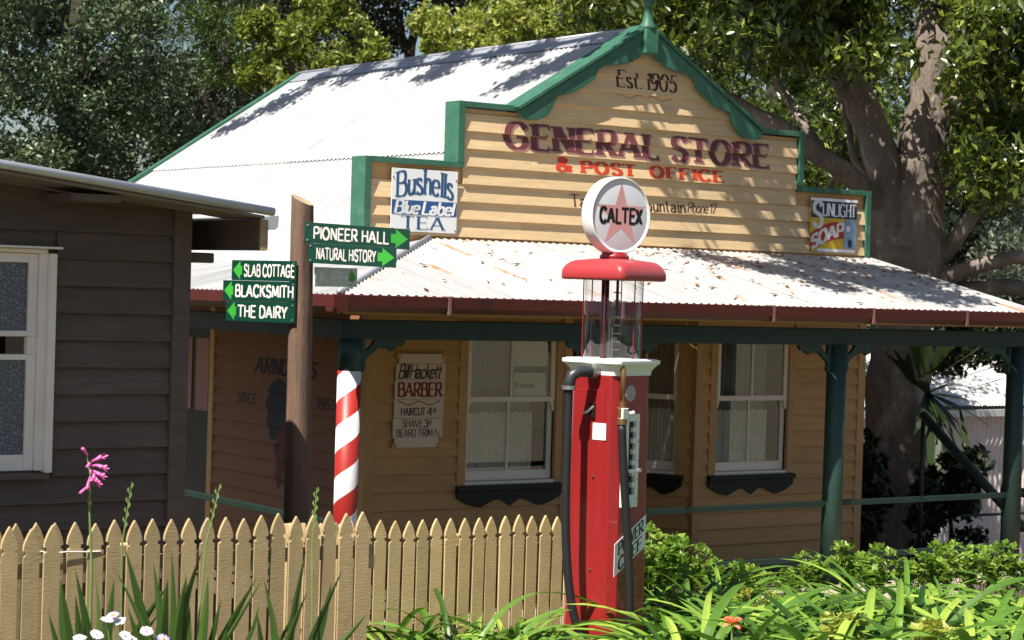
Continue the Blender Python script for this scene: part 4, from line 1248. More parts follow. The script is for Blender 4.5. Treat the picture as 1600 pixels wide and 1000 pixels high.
# ------------------------------------------------------------------ signpost
SP = Vector((6.60, 11.50, 0.05))
sp = thing('signpost', 'rough brown timber signpost with green direction boards pointing both ways', 'signpost', SP)
mb = MB()
n = 14
levels = [0.0, 0.5, 0.95, 1.25, 1.45, 1.7, 2.1, 2.5, 2.75, 2.86]
rad = [0.082, 0.078, 0.077, 0.078, 0.074, 0.070, 0.069, 0.068, 0.068, 0.067]
vs = []
for z, r_ in zip(levels, rad):
    for k in range(n):
        a = 2 * math.pi * k / n
        rr = r_ * (1 + 0.05 * math.sin(3 * a + z) + 0.03 * math.sin(5 * a + 2 * z))
        e = 1.0 / max(abs(math.cos(a)), abs(math.sin(a))) ** 0.45
        zz_ = z
        if z == levels[-1]:                       # sawn scoop: highest at the back
            zz_ = z + 0.055 + 0.035 * (math.sin(a - 0.55))
        vs.append((SP.x + rr * e * math.cos(a) - 0.005 * z, SP.y + rr * e * math.sin(a) + 0.018 * (z - 1.5), SP.z + zz_))
fs = [(i * n + k, i * n + (k + 1) % n, (i + 1) * n + (k + 1) % n, (i + 1) * n + k) for i in range(len(levels) - 1) for k in range(n)]
mb.add(vs, fs)
pole = mb.build('pole', 'post_timber', sp, smooth=True)
mb = MB(); mb.add(vs[-n:], [tuple(range(n))]); mb.build('sawn_top', 'cut_timber', sp)


def sign_board(txt, left_pt, length, z, h, ang, tilt, point_right, mat='sign_green', lmat='letter_cream', tw=0.72, sky_sheen=False):
    """plan start point of the left end, direction angle in plan, slight tilt"""
    U = Vector((math.cos(ang), math.sin(ang), 0))
    fr = Frame((left_pt[0], left_pt[1], 0), U)
    ti = lambda u: z - tilt * u
    pts = [(0, ti(0) - h / 2), (length, ti(length) - h / 2), (length, ti(length) + h / 2), (0, ti(0) + h / 2)]
    bd = MB().prism(pts, fr, -0.004, 0.004).build('sign_board', mat, sp, bevel=0.001)
    ah = h * 0.46; hd = h * 0.42
    if point_right:
        e = length - 0.012
        ar = [[(e - 0.13 * h / 0.13, -hd * 0.55), (e - 0.055, -hd * 0.55), (e - 0.055, hd * 0.55), (e - 0.13 * h / 0.13, hd * 0.55)], [(e - 0.075, -ah), (e, 0), (e - 0.075, ah)]]
        ar[0] = [(e - 0.105, -hd * 0.52), (e - 0.06, -hd * 0.52), (e - 0.06, hd * 0.52), (e - 0.105, hd * 0.52)]
        tx = 0.055
    else:
        e = 0.012
        ar = [[(e + 0.045, -hd * 0.52), (e + 0.075, -hd * 0.52), (e + 0.075, hd * 0.52), (e + 0.045, hd * 0.52)], [(e, 0), (e + 0.06, -ah), (e + 0.06, ah)]]
        tx = 0.105
    flat_print('arrow', 'arrow_green' if not sky_sheen else 'sign_sky_sheen', bd, fr, [[(u, ti(u) + v) for u, v in p] for p in ar], 0.0048)
    tp, _ = text(txt, h * 0.56, tw, wv=0.17, wh=0.155, gap=0.17, space=0.36)
    tp = [[(u + tx, ti(u + tx) - h * 0.28 + v) for u, v in p] for p in tp]
    flat_print('lettering', lmat, bd, fr, tp, 0.0048)
    se = 0.018 if point_right else length - 0.018
    for v in (-h * 0.36, h * 0.36):
        c = fr.p(se, 0.005, ti(se) + v)
        MB().tube([c, c + fr.N * 0.004], 0.0065, 8).build('screw', 'screw_metal', bd)
    return bd


vr = math.atan2(RIGHT.y, RIGHT.x)
st = SP + Vector((0, 0, 0))
near = -Vector((0.62, 0.785, 0)) * 0.088          # towards the viewer, on the post's face
pR = SP + near + Vector((RIGHT.x, RIGHT.y, 0)) * 0.01
sign_board('PIONEER HALL', (pR.x, pR.y), 0.655, 2.76, 0.128, vr + 0.02, 0.040, True, tw=0.465)
sign_board('NATURAL HISTORY', (pR.x + 0.018, pR.y - 0.012), 0.555, 2.632, 0.124, vr - 0.03, 0.028, True, tw=0.37)
pm = SP + Vector((RIGHT.x, RIGHT.y, 0)) * 0.075 + near * 0.6
sign_board('MACHINERY HALL', (pm.x, pm.y), 0.52, 2.485, 0.122, vr + R(64), -0.005, True, mat='sign_sky_sheen', lmat='sign_white', tw=0.40)
aL = vr + R(-34)
UL = Vector((math.cos(aL), math.sin(aL), 0))
pe = SP + near + Vector((RIGHT.x, RIGHT.y, 0)) * -0.035        # right ends of the left-hand boards
for k, (txt, ln_, zc, tw) in enumerate((('SLAB COTTAGE', 0.53, 2.512, 0.41), ('BLACKSMITH', 0.60, 2.382, 0.475), ('THE DAIRY', 0.57, 2.252, 0.40))):
    p_ = pe - UL * ln_
    sign_board(txt, (p_.x, p_.y), ln_, zc, 0.128, aL, -0.004, False, tw=tw)

# ------------------------------------------------------------------ fuel pump (built in its own frame: x right, -y front)
PY = R(16.0)
PP = Vector((7.905, 10.02, 0.06))
pump = thing('fuel_pump', 'old red visible-glass fuel pump with round white globe on top', 'fuel pump', PP, rotz=PY, local=True)
s0, ch = 0.187, 0.052


def octo(s_, c, z):
    return [(-s_ + c, -s_, z), (s_ - c, -s_, z), (s_, -s_ + c, z), (s_, s_ - c, z), (s_ - c, s_, z), (-s_ + c, s_, z), (-s_, s_ - c, z), (-s_, -s_ + c, z)]


def loft(mb, rings, cap=True):
    n_ = len(rings[0])
    vs = [p for r_ in rings for p in r_]
    fs = [(i * n_ + k, i * n_ + (k + 1) % n_, (i + 1) * n_ + (k + 1) % n_, (i + 1) * n_ + k) for i in range(len(rings) - 1) for k in range(n_)]
    if cap:
        fs += [tuple(range(n_))[::-1], tuple((len(rings) - 1) * n_ + k for k in range(n_))]
    return mb.add(vs, fs)


loft(MB(), [octo(0.25, 0.03, -0.02), octo(0.25, 0.03, 0.09), octo(0.225, 0.03, 0.13)]).build('plinth', 'pump_red', pump, bevel=0.006)
body = loft(MB(), [octo(s0 + 0.01, ch, 0.13), octo(s0, ch, 1.89)]).build('body', 'pump_red', pump, bevel=0.008)
MB().box(-s0 - 0.006, -s0 - 0.001, -0.10, 0.095, 0.2, 1.80).build('access_door', 'pump_red', body, bevel=0.003)
# white collar
loft(MB(), [octo(0.186, 0.03, 1.885), octo(0.19, 0.03, 1.915), octo(0.208, 0.025, 1.945), octo(0.222, 0.02, 1.958), octo(0.222, 0.02, 1.978), octo(0.20, 0.02, 1.985)]).build('collar', 'pump_white', pump, bevel=0.003)
# glass cylinder and its works
MB().lathe([(0.172, 0.0), (0.172, 0.475)], (0, 0, 1.984), 40).build('glass_cylinder', 'pump_glass', pump, smooth=True)
for k in range(6):
    a = k * math.pi / 3 + 0.35
    x, y = 0.185 * math.cos(a), 0.185 * math.sin(a)
    MB().tube([(x, y, 1.985), (x, y, 2.46)], 0.0038, 8).build('rod', 'rod_red', pump)
MB().tube([(-0.055, 0.02, 1.985), (-0.055, 0.02, 2.46)], 0.024, 12).build('inner_pipe', 'black_paint', pump, smooth=True)
MB().tube([(0.085, 0.03, 1.985), (0.085, 0.03, 2.46)], 0.009, 8).build('gauge_rod', 'black_paint', pump)
for k in range(8):
    z = 2.03 + 0.05 * k
    MB().tube([(0.085, 0.03, z), (0.085, 0.03, z + 0.006)], 0.024, 12).build('gauge_disc', 'steel' if k < 5 else 'black_paint', pump)
for k in (0, 1, 2):
    MB().tube([(-0.02 + 0.03 * k, 0.03, 1.985), (-0.02 + 0.03 * k, 0.03, 2.17 + 0.05 * (k % 2))], 0.006, 8).build('inner_tube', 'steel', pump)
# hood
def rsq(s_, rc, z, n=8):                           # square ring with round corners
    out = []
    for q, (cx, cy) in enumerate(((1, 1), (-1, 1), (-1, -1), (1, -1))):
        for k in range(n + 1):
            a = q * math.pi / 2 + k / n * math.pi / 2
            out.append(((s_ - rc) * cx + rc * math.cos(a), (s_ - rc) * cy + rc * math.sin(a), z))
    return out


prof_h = [(0.205, 2.458), (0.228, 2.456), (0.237, 2.460), (0.240, 2.470), (0.240, 2.488)]
for k in range(1, 13):
    a = k / 12 * math.pi / 2
    prof_h.append((0.240 - 0.085 * (1 - math.cos(a)), 2.488 + 0.088 * math.sin(a)))
prof_h += [(0.12, 2.582), (0.07, 2.588)]
loft(MB(), [rsq(p, min(0.045, p * 0.6), z) for p, z in prof_h]).build('hood', 'hood_red', pump, smooth=True)
MB().lathe([(0.09, 0), (0.09, 0.018), (0.078, 0.024), (0.078, 0.04)], (0, 0, 2.588), 20).build('globe_neck', 'pump_red', pump, smooth=True)
# globe: a drum whose face looks along -y
gc = (0.0, 0.0, 2.848)
prof_g = [(0.10, -0.066), (0.19, -0.064), (0.222, -0.055), (0.234, -0.035), (0.236, 0.0), (0.235, 0.03), (0.233, 0.046), (0.229, 0.055), (0.224, 0.057), (0.221, 0.050)]
globe = MB().lathe(prof_g, gc, 56, 'Y').build('globe', 'globe_white', pump, smooth=True)
globe.rotation_euler = (0, 0, -R(14.5))          # the globe sits turned a little on its neck
MB().lathe([(0.2205, 0.040), (0.2205, 0.0480), (0.21, 0.0500), (0.05, 0.0502)], gc, 56, 'Y').build('face', 'globe_face', globe, smooth=True)
gf = Frame((0, 0, gc[2]), (1, 0, 0))
star = []
P5 = [(0.20 * math.sin(k * 2 * math.pi / 5), 0.20 * math.cos(k * 2 * math.pi / 5)) for k in range(5)]
Q5 = [(0.0765 * math.sin((k + 0.5) * 2 * math.pi / 5), 0.0765 * math.cos((k + 0.5) * 2 * math.pi / 5)) for k in range(5)]
for k in range(5):
    star.append([(0, 0), Q5[k - 1], P5[k], Q5[k]][::-1])
flat_print('star', 'star_pink', globe, gf, star, 0.0507, 0.00004)
tp, wd = text('CALTEX', 0.088, 0.325, wv=0.25, wh=0.20, gap=0.2)
flat_print('lettering', 'black_paint', globe, gf, moved(tp, -0.163, -0.045), 0.0513, 0.00004)
# hose: from the elbow on the left side, down and round to the valve at the front corner
MB().tube([(-0.18, -0.02, 1.91), (-0.27, -0.01, 1.91), (-0.33, 0.005, 1.905), (-0.362, 0.02, 1.885), (-0.372, 0.03, 1.85), (-0.374, 0.035, 1.80)], [0.036, 0.036, 0.034, 0.034, 0.034, 0.036], 14).build('elbow', 'pipe_black', pump, smooth=True)
MB().tube([(-0.195, -0.02, 1.91), (-0.235, -0.014, 1.91)], 0.045, 16).build('elbow_nut', 'steel', pump)
MB().tube([(-0.374, 0.035, 1.822), (-0.374, 0.035, 1.80)], 0.042, 14).build('hose_clamp', 'steel', pump)
vx, vy = -0.168, -0.212
MB().tube([(-0.16, -0.17, 1.955), (-0.165, -0.198, 1.95), (vx, vy, 1.925), (vx, vy, 1.72)], [0.014, 0.016, 0.017, 0.017], 12).build('brass_pipe', 'brass', pump, smooth=True)
vv = MB().tube([(vx, vy, 1.735), (vx, vy, 1.70), (vx, vy, 1.695), (vx, vy, 1.64), (vx, vy, 1.635), (vx, vy, 1.60)], [0.021, 0.021, 0.027, 0.027, 0.031, 0.031], 12)
vv.build('valve', 'brass', pump)
MB().box(vx - 0.052, vx + 0.004, vy - 0.045, vy - 0.03, 1.635, 1.70).build('valve_tag', 'pump_white', pump, bevel=0.004)
MB().tube([(vx, vy - 0.025, 1.66), (vx + 0.05, vy - 0.05, 1.672)], [0.01, 0.013], 8).build('valve_lever', 'pump_white', pump)
hp = [(-0.374, 0.035, 1.81), (-0.378, 0.03, 1.5), (-0.384, 0.02, 1.0), (-0.376, -0.02, 0.6), (-0.335, -0.07, 0.36), (-0.26, -0.13, 0.22), (-0.20, -0.20, 0.17), (-0.13, -0.25, 0.19), (-0.105, -0.272, 0.30), (-0.098, -0.262, 0.5), (-0.115, -0.245, 0.9), (-0.15, -0.225, 1.3), (vx, vy, 1.60)]
fine = []
for i in range(len(hp) - 1):
    g = lambda k: Vector(hp[max(0, min(len(hp) - 1, k))])
    p0, p1, p2, p3 = g(i - 1), g(i), g(i + 1), g(i + 2)
    for k in range(5):
        t_ = k / 5
        fine.append(0.5 * (2 * p1 + (p2 - p0) * t_ + (2 * p0 - 5 * p1 + 4 * p2 - p3) * t_ ** 2 + (3 * p1 - p0 - 3 * p2 + p3) * t_ ** 3))
fine.append(Vector(hp[-1]))
MB().tube(fine, 0.026, 12).build('hose', 'rubber', pump, smooth=True)
# meter window: white cast frame with dark slot
pf = Frame((0, -s0, 0), (1, 0, 0))
fo = MB()
mx0, mx1, mz0, mz1 = -0.138, 0.008, 1.10, 1.66
fo.fbox(pf, mx0, mx0 + 0.038, 0.0, 0.035, mz0, mz1); fo.fbox(pf, mx1 - 0.034, mx1, 0.0, 0.035, mz0, mz1)
fo.fbox(pf, mx0 + 0.038, mx1 - 0.034, 0.0, 0.034, mz1 - 0.045, mz1); fo.fbox(pf, mx0 + 0.038, mx1 - 0.034, 0.0, 0.034, mz0, mz0 + 0.075)
mf = fo.build('meter_frame', 'pump_white', pump, bevel=0.006)
MB().fbox(pf, mx0 + 0.038, mx1 - 0.034, 0.001, 0.008, mz0 + 0.075, mz1 - 0.045).build('meter_slot', 'black_paint', mf)
for k in range(6):
    MB().fbox(pf, mx1 - 0.058, mx1 - 0.034, 0.008, 0.03, mz0 + 0.12 + 0.066 * k, mz0 + 0.15 + 0.066 * k).build('meter_tooth', 'pump_white', mf)
MB().fbox(pf, mx0 + 0.03, mx1 + 0.012, 0.036, 0.05, mz0 + 0.21, mz0 + 0.232).build('meter_pointer', 'pump_white', mf, bevel=0.004)
for k in range(5):
    c = pf.p(mx1 - 0.016, 0.035, mz0 + 0.05 + 0.115 * k)
    MB().tube([c, c + Vector((0, -0.003, 0))], 0.0055, 8).build('screw', 'steel', mf)
# badge, card, latch
MB().lathe([(0.05, 0), (0.05, 0.004), (0.045, 0.006)], (-0.055, -s0, 1.782), 28, 'Y').build('badge', 'badge_grey', pump)
pl = Frame((-s0 - 0.006, 0, 0), (0, -1, 0))
MB().fbox(pl, 0.02, 0.118, 0.0, 0.003, 1.50, 1.60).build('price_card', 'sign_white', pump)
MB().fbox(pl, -0.005, 0.035, 0.0, 0.015, 1.63, 1.72).build('latch_plate', 'black_paint', pump, bevel=0.003)
MB().tube([pl.p(0.03, 0.012, 1.70), pl.p(-0.005, 0.035, 1.665), pl.p(-0.03, 0.045, 1.655)], 0.008, 8).build('latch_handle', 'steel', pump)
for z in (1.28, 0.72):
    MB().tube([pl.p(0.03, 0, z), pl.p(0.03, 0.008, z)], 0.009, 10).build('bolt', 'brass', pump)
# slanted name plate round the front corner
pw = lambda z: s0 + 0.01 * (1.89 - z) / 1.76 + 0.0035
lab = MB()
fl = [(-0.135, 0.0), (0.135, 0.0)]
zA, zB, hh = 0.690, 0.850, 0.195
pts = [(-0.182, zA), (0.135, zB), (0.135, zB + hh), (-0.182, zA + hh)]
yy = -(s0 + 0.0085)
pfr = Frame((0, yy, 0), (1, 0, 0))
plate = MB().prism(pts, pfr, 0.0, 0.003).build('name_plate', 'sign_white', pump)
sh = (zB - zA) / 0.317
tp1, _ = text('POWER', 0.072, 0.25, wv=0.21, wh=0.1, serif=0.06, gap=0.12)
tp2, _ = text('CHIEF', 0.072, 0.23, wv=0.21, wh=0.1, serif=0.06, gap=0.14)
pp_ = [[(u - 0.145, zA + 0.108 + v + sh * (u + 0.037)) for u, v in p] for p in tp1] + [[(u - 0.14, zA + 0.014 + v + sh * (u + 0.042)) for u, v in p] for p in tp2]
flat_print('lettering', 'black_paint', plate, pfr, pp_, 0.0042)

# ------------------------------------------------------------------ handrail of the ramp beside the verandah
hr = thing('ramp_handrail', 'dark green sloping ramp handrail beyond the right end of the verandah', 'handrail', (16.0, 14.2, -0.1))
a_, b_ = at(1442, 648, 20.6), at(1600, 826, 19.4)
MB().tube([a_, b_], 0.045, 12).build('sloping_rail', 'dark_green', hr, smooth=True)
c_ = at(1443, 648, 20.6)
MB().tube([c_, Vector((c_.x, c_.y, -0.1))], 0.022, 10).build('upright', 'dark_green', hr, smooth=True)
d0, d1 = at(1565, 762, 19.9), at(1640, 780, 19.9)
MB().tube([d0, d1], 0.045, 12).build('upper_rail', 'dark_green', hr, smooth=True)
e0, e1 = at(1500, 806, 21.0), at(1640, 800, 21.6)
MB().tube([e0, e1], 0.014, 8).build('wire_rail', 'rail_green', hr)

# ------------------------------------------------------------------ far shed
shp = at(1350, 860, 34); shp.z = -1.75
shed = thing('corrugated_shed', 'far pinkish corrugated iron shed with a white roof behind the tree', 'shed', (26, 23.5, -1.8))
XA, XBs, YS = 22.0, 34.0, 23.6
ez = 0.62
x = XA
while x < XBs - 0.01:
    x1 = min(x + 0.912, XBs)
    mb = MB(); corr(mb, Vector((0, YS, ez)), Vector((1, 0, 0)), Vector((0, 0, -1)), Vector((0, -1, 0)), x, x1, 2.6, period=0.114, amp=0.016, seg=6)
    mb.build('wall_sheet', 'far_wall', shed, smooth=True)
    mb = MB(); bd = Vector((0, -0.94, -0.34)); corr(mb, Vector((0, YS + 2.6, ez + 1.13)), Vector((1, 0, 0)), bd, Vector((0, -0.34, 0.94)), x, x1, 2.90, period=0.076, amp=0.009, seg=6)
    mb.build('roof_sheet', 'far_roof', shed, smooth=True)
    x = x1
MB().box(XA, XBs, YS - 0.20, YS - 0.12, ez - 0.03, ez + 0.08).build('gutter', 'far_roof', shed)
MB().box(XA, XBs, YS + 2.5, YS + 5, -1.9, ez + 1.0).build('rear_wall', 'far_wall', shed)

# ------------------------------------------------------------------ vegetation helpers
def leaf_mesh(name, mat, pos, size, aspect=0.4, up=0.3, droop=0.0, parent=None, fold=0.25, tone=None):
    """many small folded leaves at the given points (numpy)"""
    n = len(pos)
    d = RNG.normal(size=(n, 3)); d[:, 2] -= droop
    d /= np.linalg.norm(d, axis=1)[:, None]
    nrm = RNG.normal(size=(n, 3)); nrm[:, 2] += up * 3
    sd = np.cross(d, nrm); sd /= np.linalg.norm(sd, axis=1)[:, None] + 1e-9
    nn = np.cross(sd, d)
    ln_ = (size * RNG.uniform(0.6, 1.25, n))[:, None]
    wd_ = ln_ * aspect * 0.5
    base = pos - d * ln_ * 0.5
    mid = pos
    tip = pos + d * ln_ * 0.5
    l_ = mid + sd * wd_ + nn * wd_ * fold
    r_ = mid - sd * wd_ + nn * wd_ * fold
    V = np.stack([base, l_, tip, r_], 1).reshape(-1, 3)
    c = V.mean(0); c[2] = V[:, 2].min()
    V = V - c
    me = bpy.data.meshes.new(name)
    me.vertices.add(4 * n); me.vertices.foreach_set('co', V.astype(np.float32).ravel())
    k = np.arange(n) * 4
    idx = np.stack([k, k + 1, k + 2, k, k + 2, k + 3], 1).ravel().astype(np.int32)
    me.loops.add(6 * n); me.loops.foreach_set('vertex_index', idx)
    me.polygons.add(2 * n); me.polygons.foreach_set('loop_start', np.arange(2 * n, dtype=np.int32) * 3)
    me.update(calc_edges=True)
    tn = RNG.beta(2, 2.4, n) if tone is None else np.clip(tone + RNG.normal(0, 0.16, n), 0, 1)
    a = me.attributes.new('tone', 'FLOAT', 'FACE'); a.data.foreach_set('value', np.repeat(tn, 2).astype(np.float32))
    me.materials.append(MATS[mat])
    o = bpy.data.objects.new(name, me); COL.objects.link(o)
    ORG[o] = Vector(c)
    if parent is not None:
        o.parent = parent; o.location = Vector(c) - ORG[parent]
    else:
        o.location = Vector(c)
    return o


def cloud(centers, n, squash=0.75, hollow=0.45):
    """points spread through overlapping clumps; centers = [(point, radius, weight)]"""
    wts = np.array([c[2] * c[1] ** 2 for c in centers], float); wts /= wts.sum()
    ks = RNG.choice(len(centers), n, p=wts)
    C = np.array([tuple(c[0]) for c in centers])[ks]; rad_ = np.array([c[1] for c in centers])[ks]
    d = RNG.normal(size=(n, 3)); d /= np.linalg.norm(d, axis=1)[:, None]
    rr = rad_ * (hollow + (1 - hollow) * RNG.uniform(0, 1, n)) * RNG.uniform(0.75, 1.1, n)
    p = C + d * rr[:, None] * np.array([1, 1, squash])
    return p


def clumps(px0, px1, py0, py1, d0, d1, r0, r1, n, avoid=None):
    out = []
    for _ in range(n):
        px, py = random.uniform(px0, px1), random.uniform(py0, py1)
        if avoid and avoid(px, py): continue
        out.append((at(px, py, random.uniform(d0, d1)), random.uniform(r0, r1), random.uniform(0.6, 1.3)))
    return out


def limb(mb, pts, r0, r1, n=9):
    P = [Vector(p) for p in pts]
    f_ = []
    for i in range(len(P) - 1):
        g = lambda k: P[max(0, min(len(P) - 1, k))]
        p0, p1, p2, p3 = g(i - 1), g(i), g(i + 1), g(i + 2)
        for k in range(4):
            t_ = k / 4
            q = 0.5 * (2 * p1 + (p2 - p0) * t_ + (2 * p0 - 5 * p1 + 4 * p2 - p3) * t_ ** 2 + (3 * p1 - p0 - 3 * p2 + p3) * t_ ** 3)
            f_.append(q + Vector((random.gauss(0, 1), random.gauss(0, 1), random.gauss(0, 1))) * r0 * 0.06)
    f_.append(P[-1])
    m_ = len(f_)
    rs = [(r0 + (r1 - r0) * i / (m_ - 1)) * random.uniform(0.93, 1.08) for i in range(m_)]
    mb.tube(f_, rs, n)


# ---- the big tree right of the store
tb = at(1402, 900, 23); tb.z = gz(tb.x, tb.y) - 0.1
big = thing('broad_tree', 'large spreading tree with thick forked trunk right of the store', 'tree', tb)
A = lambda px, py, d=23.0: at(px, py, d)
mb = MB()
limb(mb, [tb + Vector((-0.1, 0, -0.1)), A(1400, 760), A(1403, 600), A(1412, 480), A(1418, 400)], 0.42, 0.33, 14)
limb(mb, [A(1400, 520), A(1392, 400), A(1388, 320), A(1372, 230), A(1338, 150), A(1300, 85, 22.6), A(1268, 20, 22.2), A(1240, -60, 21.8), A(1150, -170, 20.5)], 0.25, 0.10, 12)
limb(mb, [A(1425, 480), A(1432, 360), A(1440, 260), A(1452, 160), A(1462, 60), A(1470, -60, 23.4), A(1440, -260, 23)], 0.33, 0.16, 12)
limb(mb, [A(1455, 330), A(1470, 240), A(1476, 120), A(1480, 20), A(1490, -80)], 0.12, 0.09, 10)
mb.build('trunk', 'bark', big, smooth=True)
for pts, r0, r1 in (
    ([A(1385, 330), A(1345, 290, 22.7), A(1290, 250, 22.4), A(1230, 205, 22), A(1165, 168, 21.8), A(1080, 120, 21.4)], 0.14, 0.05),
    ([A(1290, 250, 22.4), A(1255, 190, 22.6), A(1225, 145, 22.8), A(1190, 90, 23)], 0.07, 0.03),
    ([A(1230, 208, 22), A(1190, 190, 22.2), A(1150, 182, 22.4), A(1120, 172, 22.4)], 0.07, 0.03),
    ([A(1462, 190), A(1500, 165, 22.8), A(1545, 150, 22.6), A(1610, 120, 22.4)], 0.16, 0.08),
    ([A(1440, 430), A(1490, 380, 22.8), A(1540, 310, 22.6), A(1620, 250, 22.4)], 0.11, 0.07),
    ([A(1445, 445), A(1500, 425, 22.7), A(1560, 408, 22.6), A(1640, 395, 22.5)], 0.10, 0.07),
    ([A(1440, 470), A(1510, 452, 22.9), A(1570, 448, 22.8), A(1650, 462, 22.7)], 0.11, 0.08),
    ([A(1380, 300), A(1335, 250, 23.2), A(1325, 190, 23.4), A(1300, 120, 23.6)], 0.05, 0.03),
    ([A(1345, 290, 23.3), A(1320, 262, 23.5), A(1290, 300, 23.6)], 0.05, 0.03),
    ([A(1340, 160), A(1325, 110, 22.4), A(1290, 95, 22.2)], 0.06, 0.03),
    ([A(1300, 85, 22.6), A(1200, -60, 21.5), A(1060, -190, 20), A(900, -280, 18.6), A(780, -330, 17.5)], 0.10, 0.05),
    ([A(1240, -60, 21.8), A(1200, -220, 20), A(1120, -330, 18.5), A(1020, -400, 17.5)], 0.09, 0.04)):
    mb = MB(); limb(mb, pts, r0, r1, 9); mb.build('limb', 'bark', big, smooth=True)
gapc = lambda px, py: (1370 < px < 1500 and -20 < py < 430) or (1170 < px < 1300 and 150 < py < 270 and random.random() < 0.5)
cl = clumps(1020, 1620, -90, 95, 20.5, 24, 0.2, 0.55, 120, gapc)
cl += clumps(1060, 1380, 60, 290, 23.8, 27, 0.2, 0.5, 50)
cl += clumps(1490, 1640, 60, 300, 21, 24, 0.2, 0.5, 44)
cl += clumps(1240, 1420, 0, 110, 21, 22.4, 0.2, 0.4, 12)
cl += clumps(890, 1060, -80, 40, 22, 25, 0.35, 0.7, 22)
leaf_mesh('crown', 'leaf_fig', cloud(cl, 40000, 0.75, 0.25), 0.15, 0.36, 0.25, 0.6, big)
# the boughs of the same tree that reach out over the store roof and shade it
ov = []
shade_v = [(12.78, 14.15), (12.96, 13.92), (13.36, 13.84), (13.63, 13.63), (13.81, 13.4), (14.12, 13.31), (14.3, 13.08), (14.34, 14.09), (14.47, 13.72), (13.0, 13.4), (13.69, 14.53), (13.96, 14.38), (13.84, 12.95), (12.5, 14.45), (13.4, 14.2), (14.0, 13.75)]
for (x, y) in shade_v:
    q = Vector((x, y, EZ + SL * (y - EY))) + SUN_DIR * random.uniform(4.4, 5.6)
    ov.append((q, random.uniform(0.32, 0.50), 1.0))
shade_r = [(11.61, 15.37), (11.42, 15.5), (11.72, 16.22), (11.25, 15.75), (11.8, 16.87), (11.69, 15.19), (11.85, 17.7), (11.84, 18.55), (11.77, 19.45), (11.70, 20.2), (11.62, 17.6), (10.9, 20.6), (11.3, 20.3)]
for (x, y) in shade_r:
    q = Vector((x, y, RZ - PT * (RX - x))) + SUN_DIR * random.uniform(3.6, 4.6)
    ov.append((q, random.uniform(0.26, 0.46), 1.0))
for (x, z) in ((13.6, 3.55), (13.2, 3.3), (14.0, 3.1), (14.4, 3.3), (13.3, 3.85), (12.7, 3.95), (14.45, 2.95), (11.9, 4.45), (12.3, 3.45), (13.75, 2.95)):
    q = Vector((x, YW, z)) + SUN_DIR * random.uniform(4.0, 5.2)
    ov.append((q, random.uniform(0.14, 0.24), 0.55))
for z in (-0.1, 0.4, 0.9, 1.4, 1.9, 2.4):  # unseen leaf clumps added to keep the lower trunk in shade
    for dx in (-0.3, 0.3):
        ov.append((Vector((16.85 + dx, 16.2 + dx * 0.5, z)) + SUN_DIR * random.uniform(5.6, 6.6), random.uniform(0.35, 0.5), 0.8))
leaf_mesh('crown', 'leaf_fig', cloud(ov, 15000, 0.7, 0.1), 0.15, 0.4, 0.3, 0.5, big)
mb = MB()
limb(mb, [A(1240, -60, 21.8), Vector((14.6, 14.6, 6.6)), Vector((12.6, 13.4, 6.9)), Vector((11.2, 13.3, 7.0)), Vector((9.9, 14.7, 7.9)), Vector((9.5, 17.0, 8.3)), Vector((9.4, 19.4, 8.4))], 0.10, 0.03, 9)
mb.build('limb', 'bark', big, smooth=True)

# staghorn fern on its trunk
sf = thing('staghorn_fern', 'big staghorn fern hanging from the trunk of the large tree', 'fern', A(1455, 610, 22.5))


def frond(mb, p0, d, L_, w_, droop, tone, forks=3):
    d = Vector(d).normalized()
    sd = d.cross(Vector((0, 0, 1))).normalized()
    p = Vector(p0); seg = 7
    prev = None
    for i in range(seg + 1):
        t_ = i / seg
        ww = w_ * (0.35 + 1.1 * t_)
        q = p + d * (L_ * t_) + Vector((0, 0, -droop * t_ * t_ * L_))
        a, b = q - sd * ww * 0.5, q + sd * ww * 0.5
        if prev:
            mb.add([prev[0], prev[1], b, a], [(0, 1, 2, 3)]); mb.tone.append(tone)
        prev = (a, b)
    q0 = (prev[0] + prev[1]) / 2
    dd = (d + Vector((0, 0, -2 * droop))).normalized()
    for k in range(forks):
        f_ = (k / (forks - 1) - 0.5) * 2
        c = prev[0].lerp(prev[1], (k + 0.5) / forks)
        hw = (prev[1] - prev[0]).length / forks * 0.45
        tip = c + (dd + sd * f_ * 0.55).normalized() * L_ * random.uniform(0.28, 0.5)
        mb.add([c - sd * hw, c + sd * hw, tip + sd * hw * 0.35, tip - sd * hw * 0.35], [(0, 1, 2, 3)]); mb.tone.append(tone)


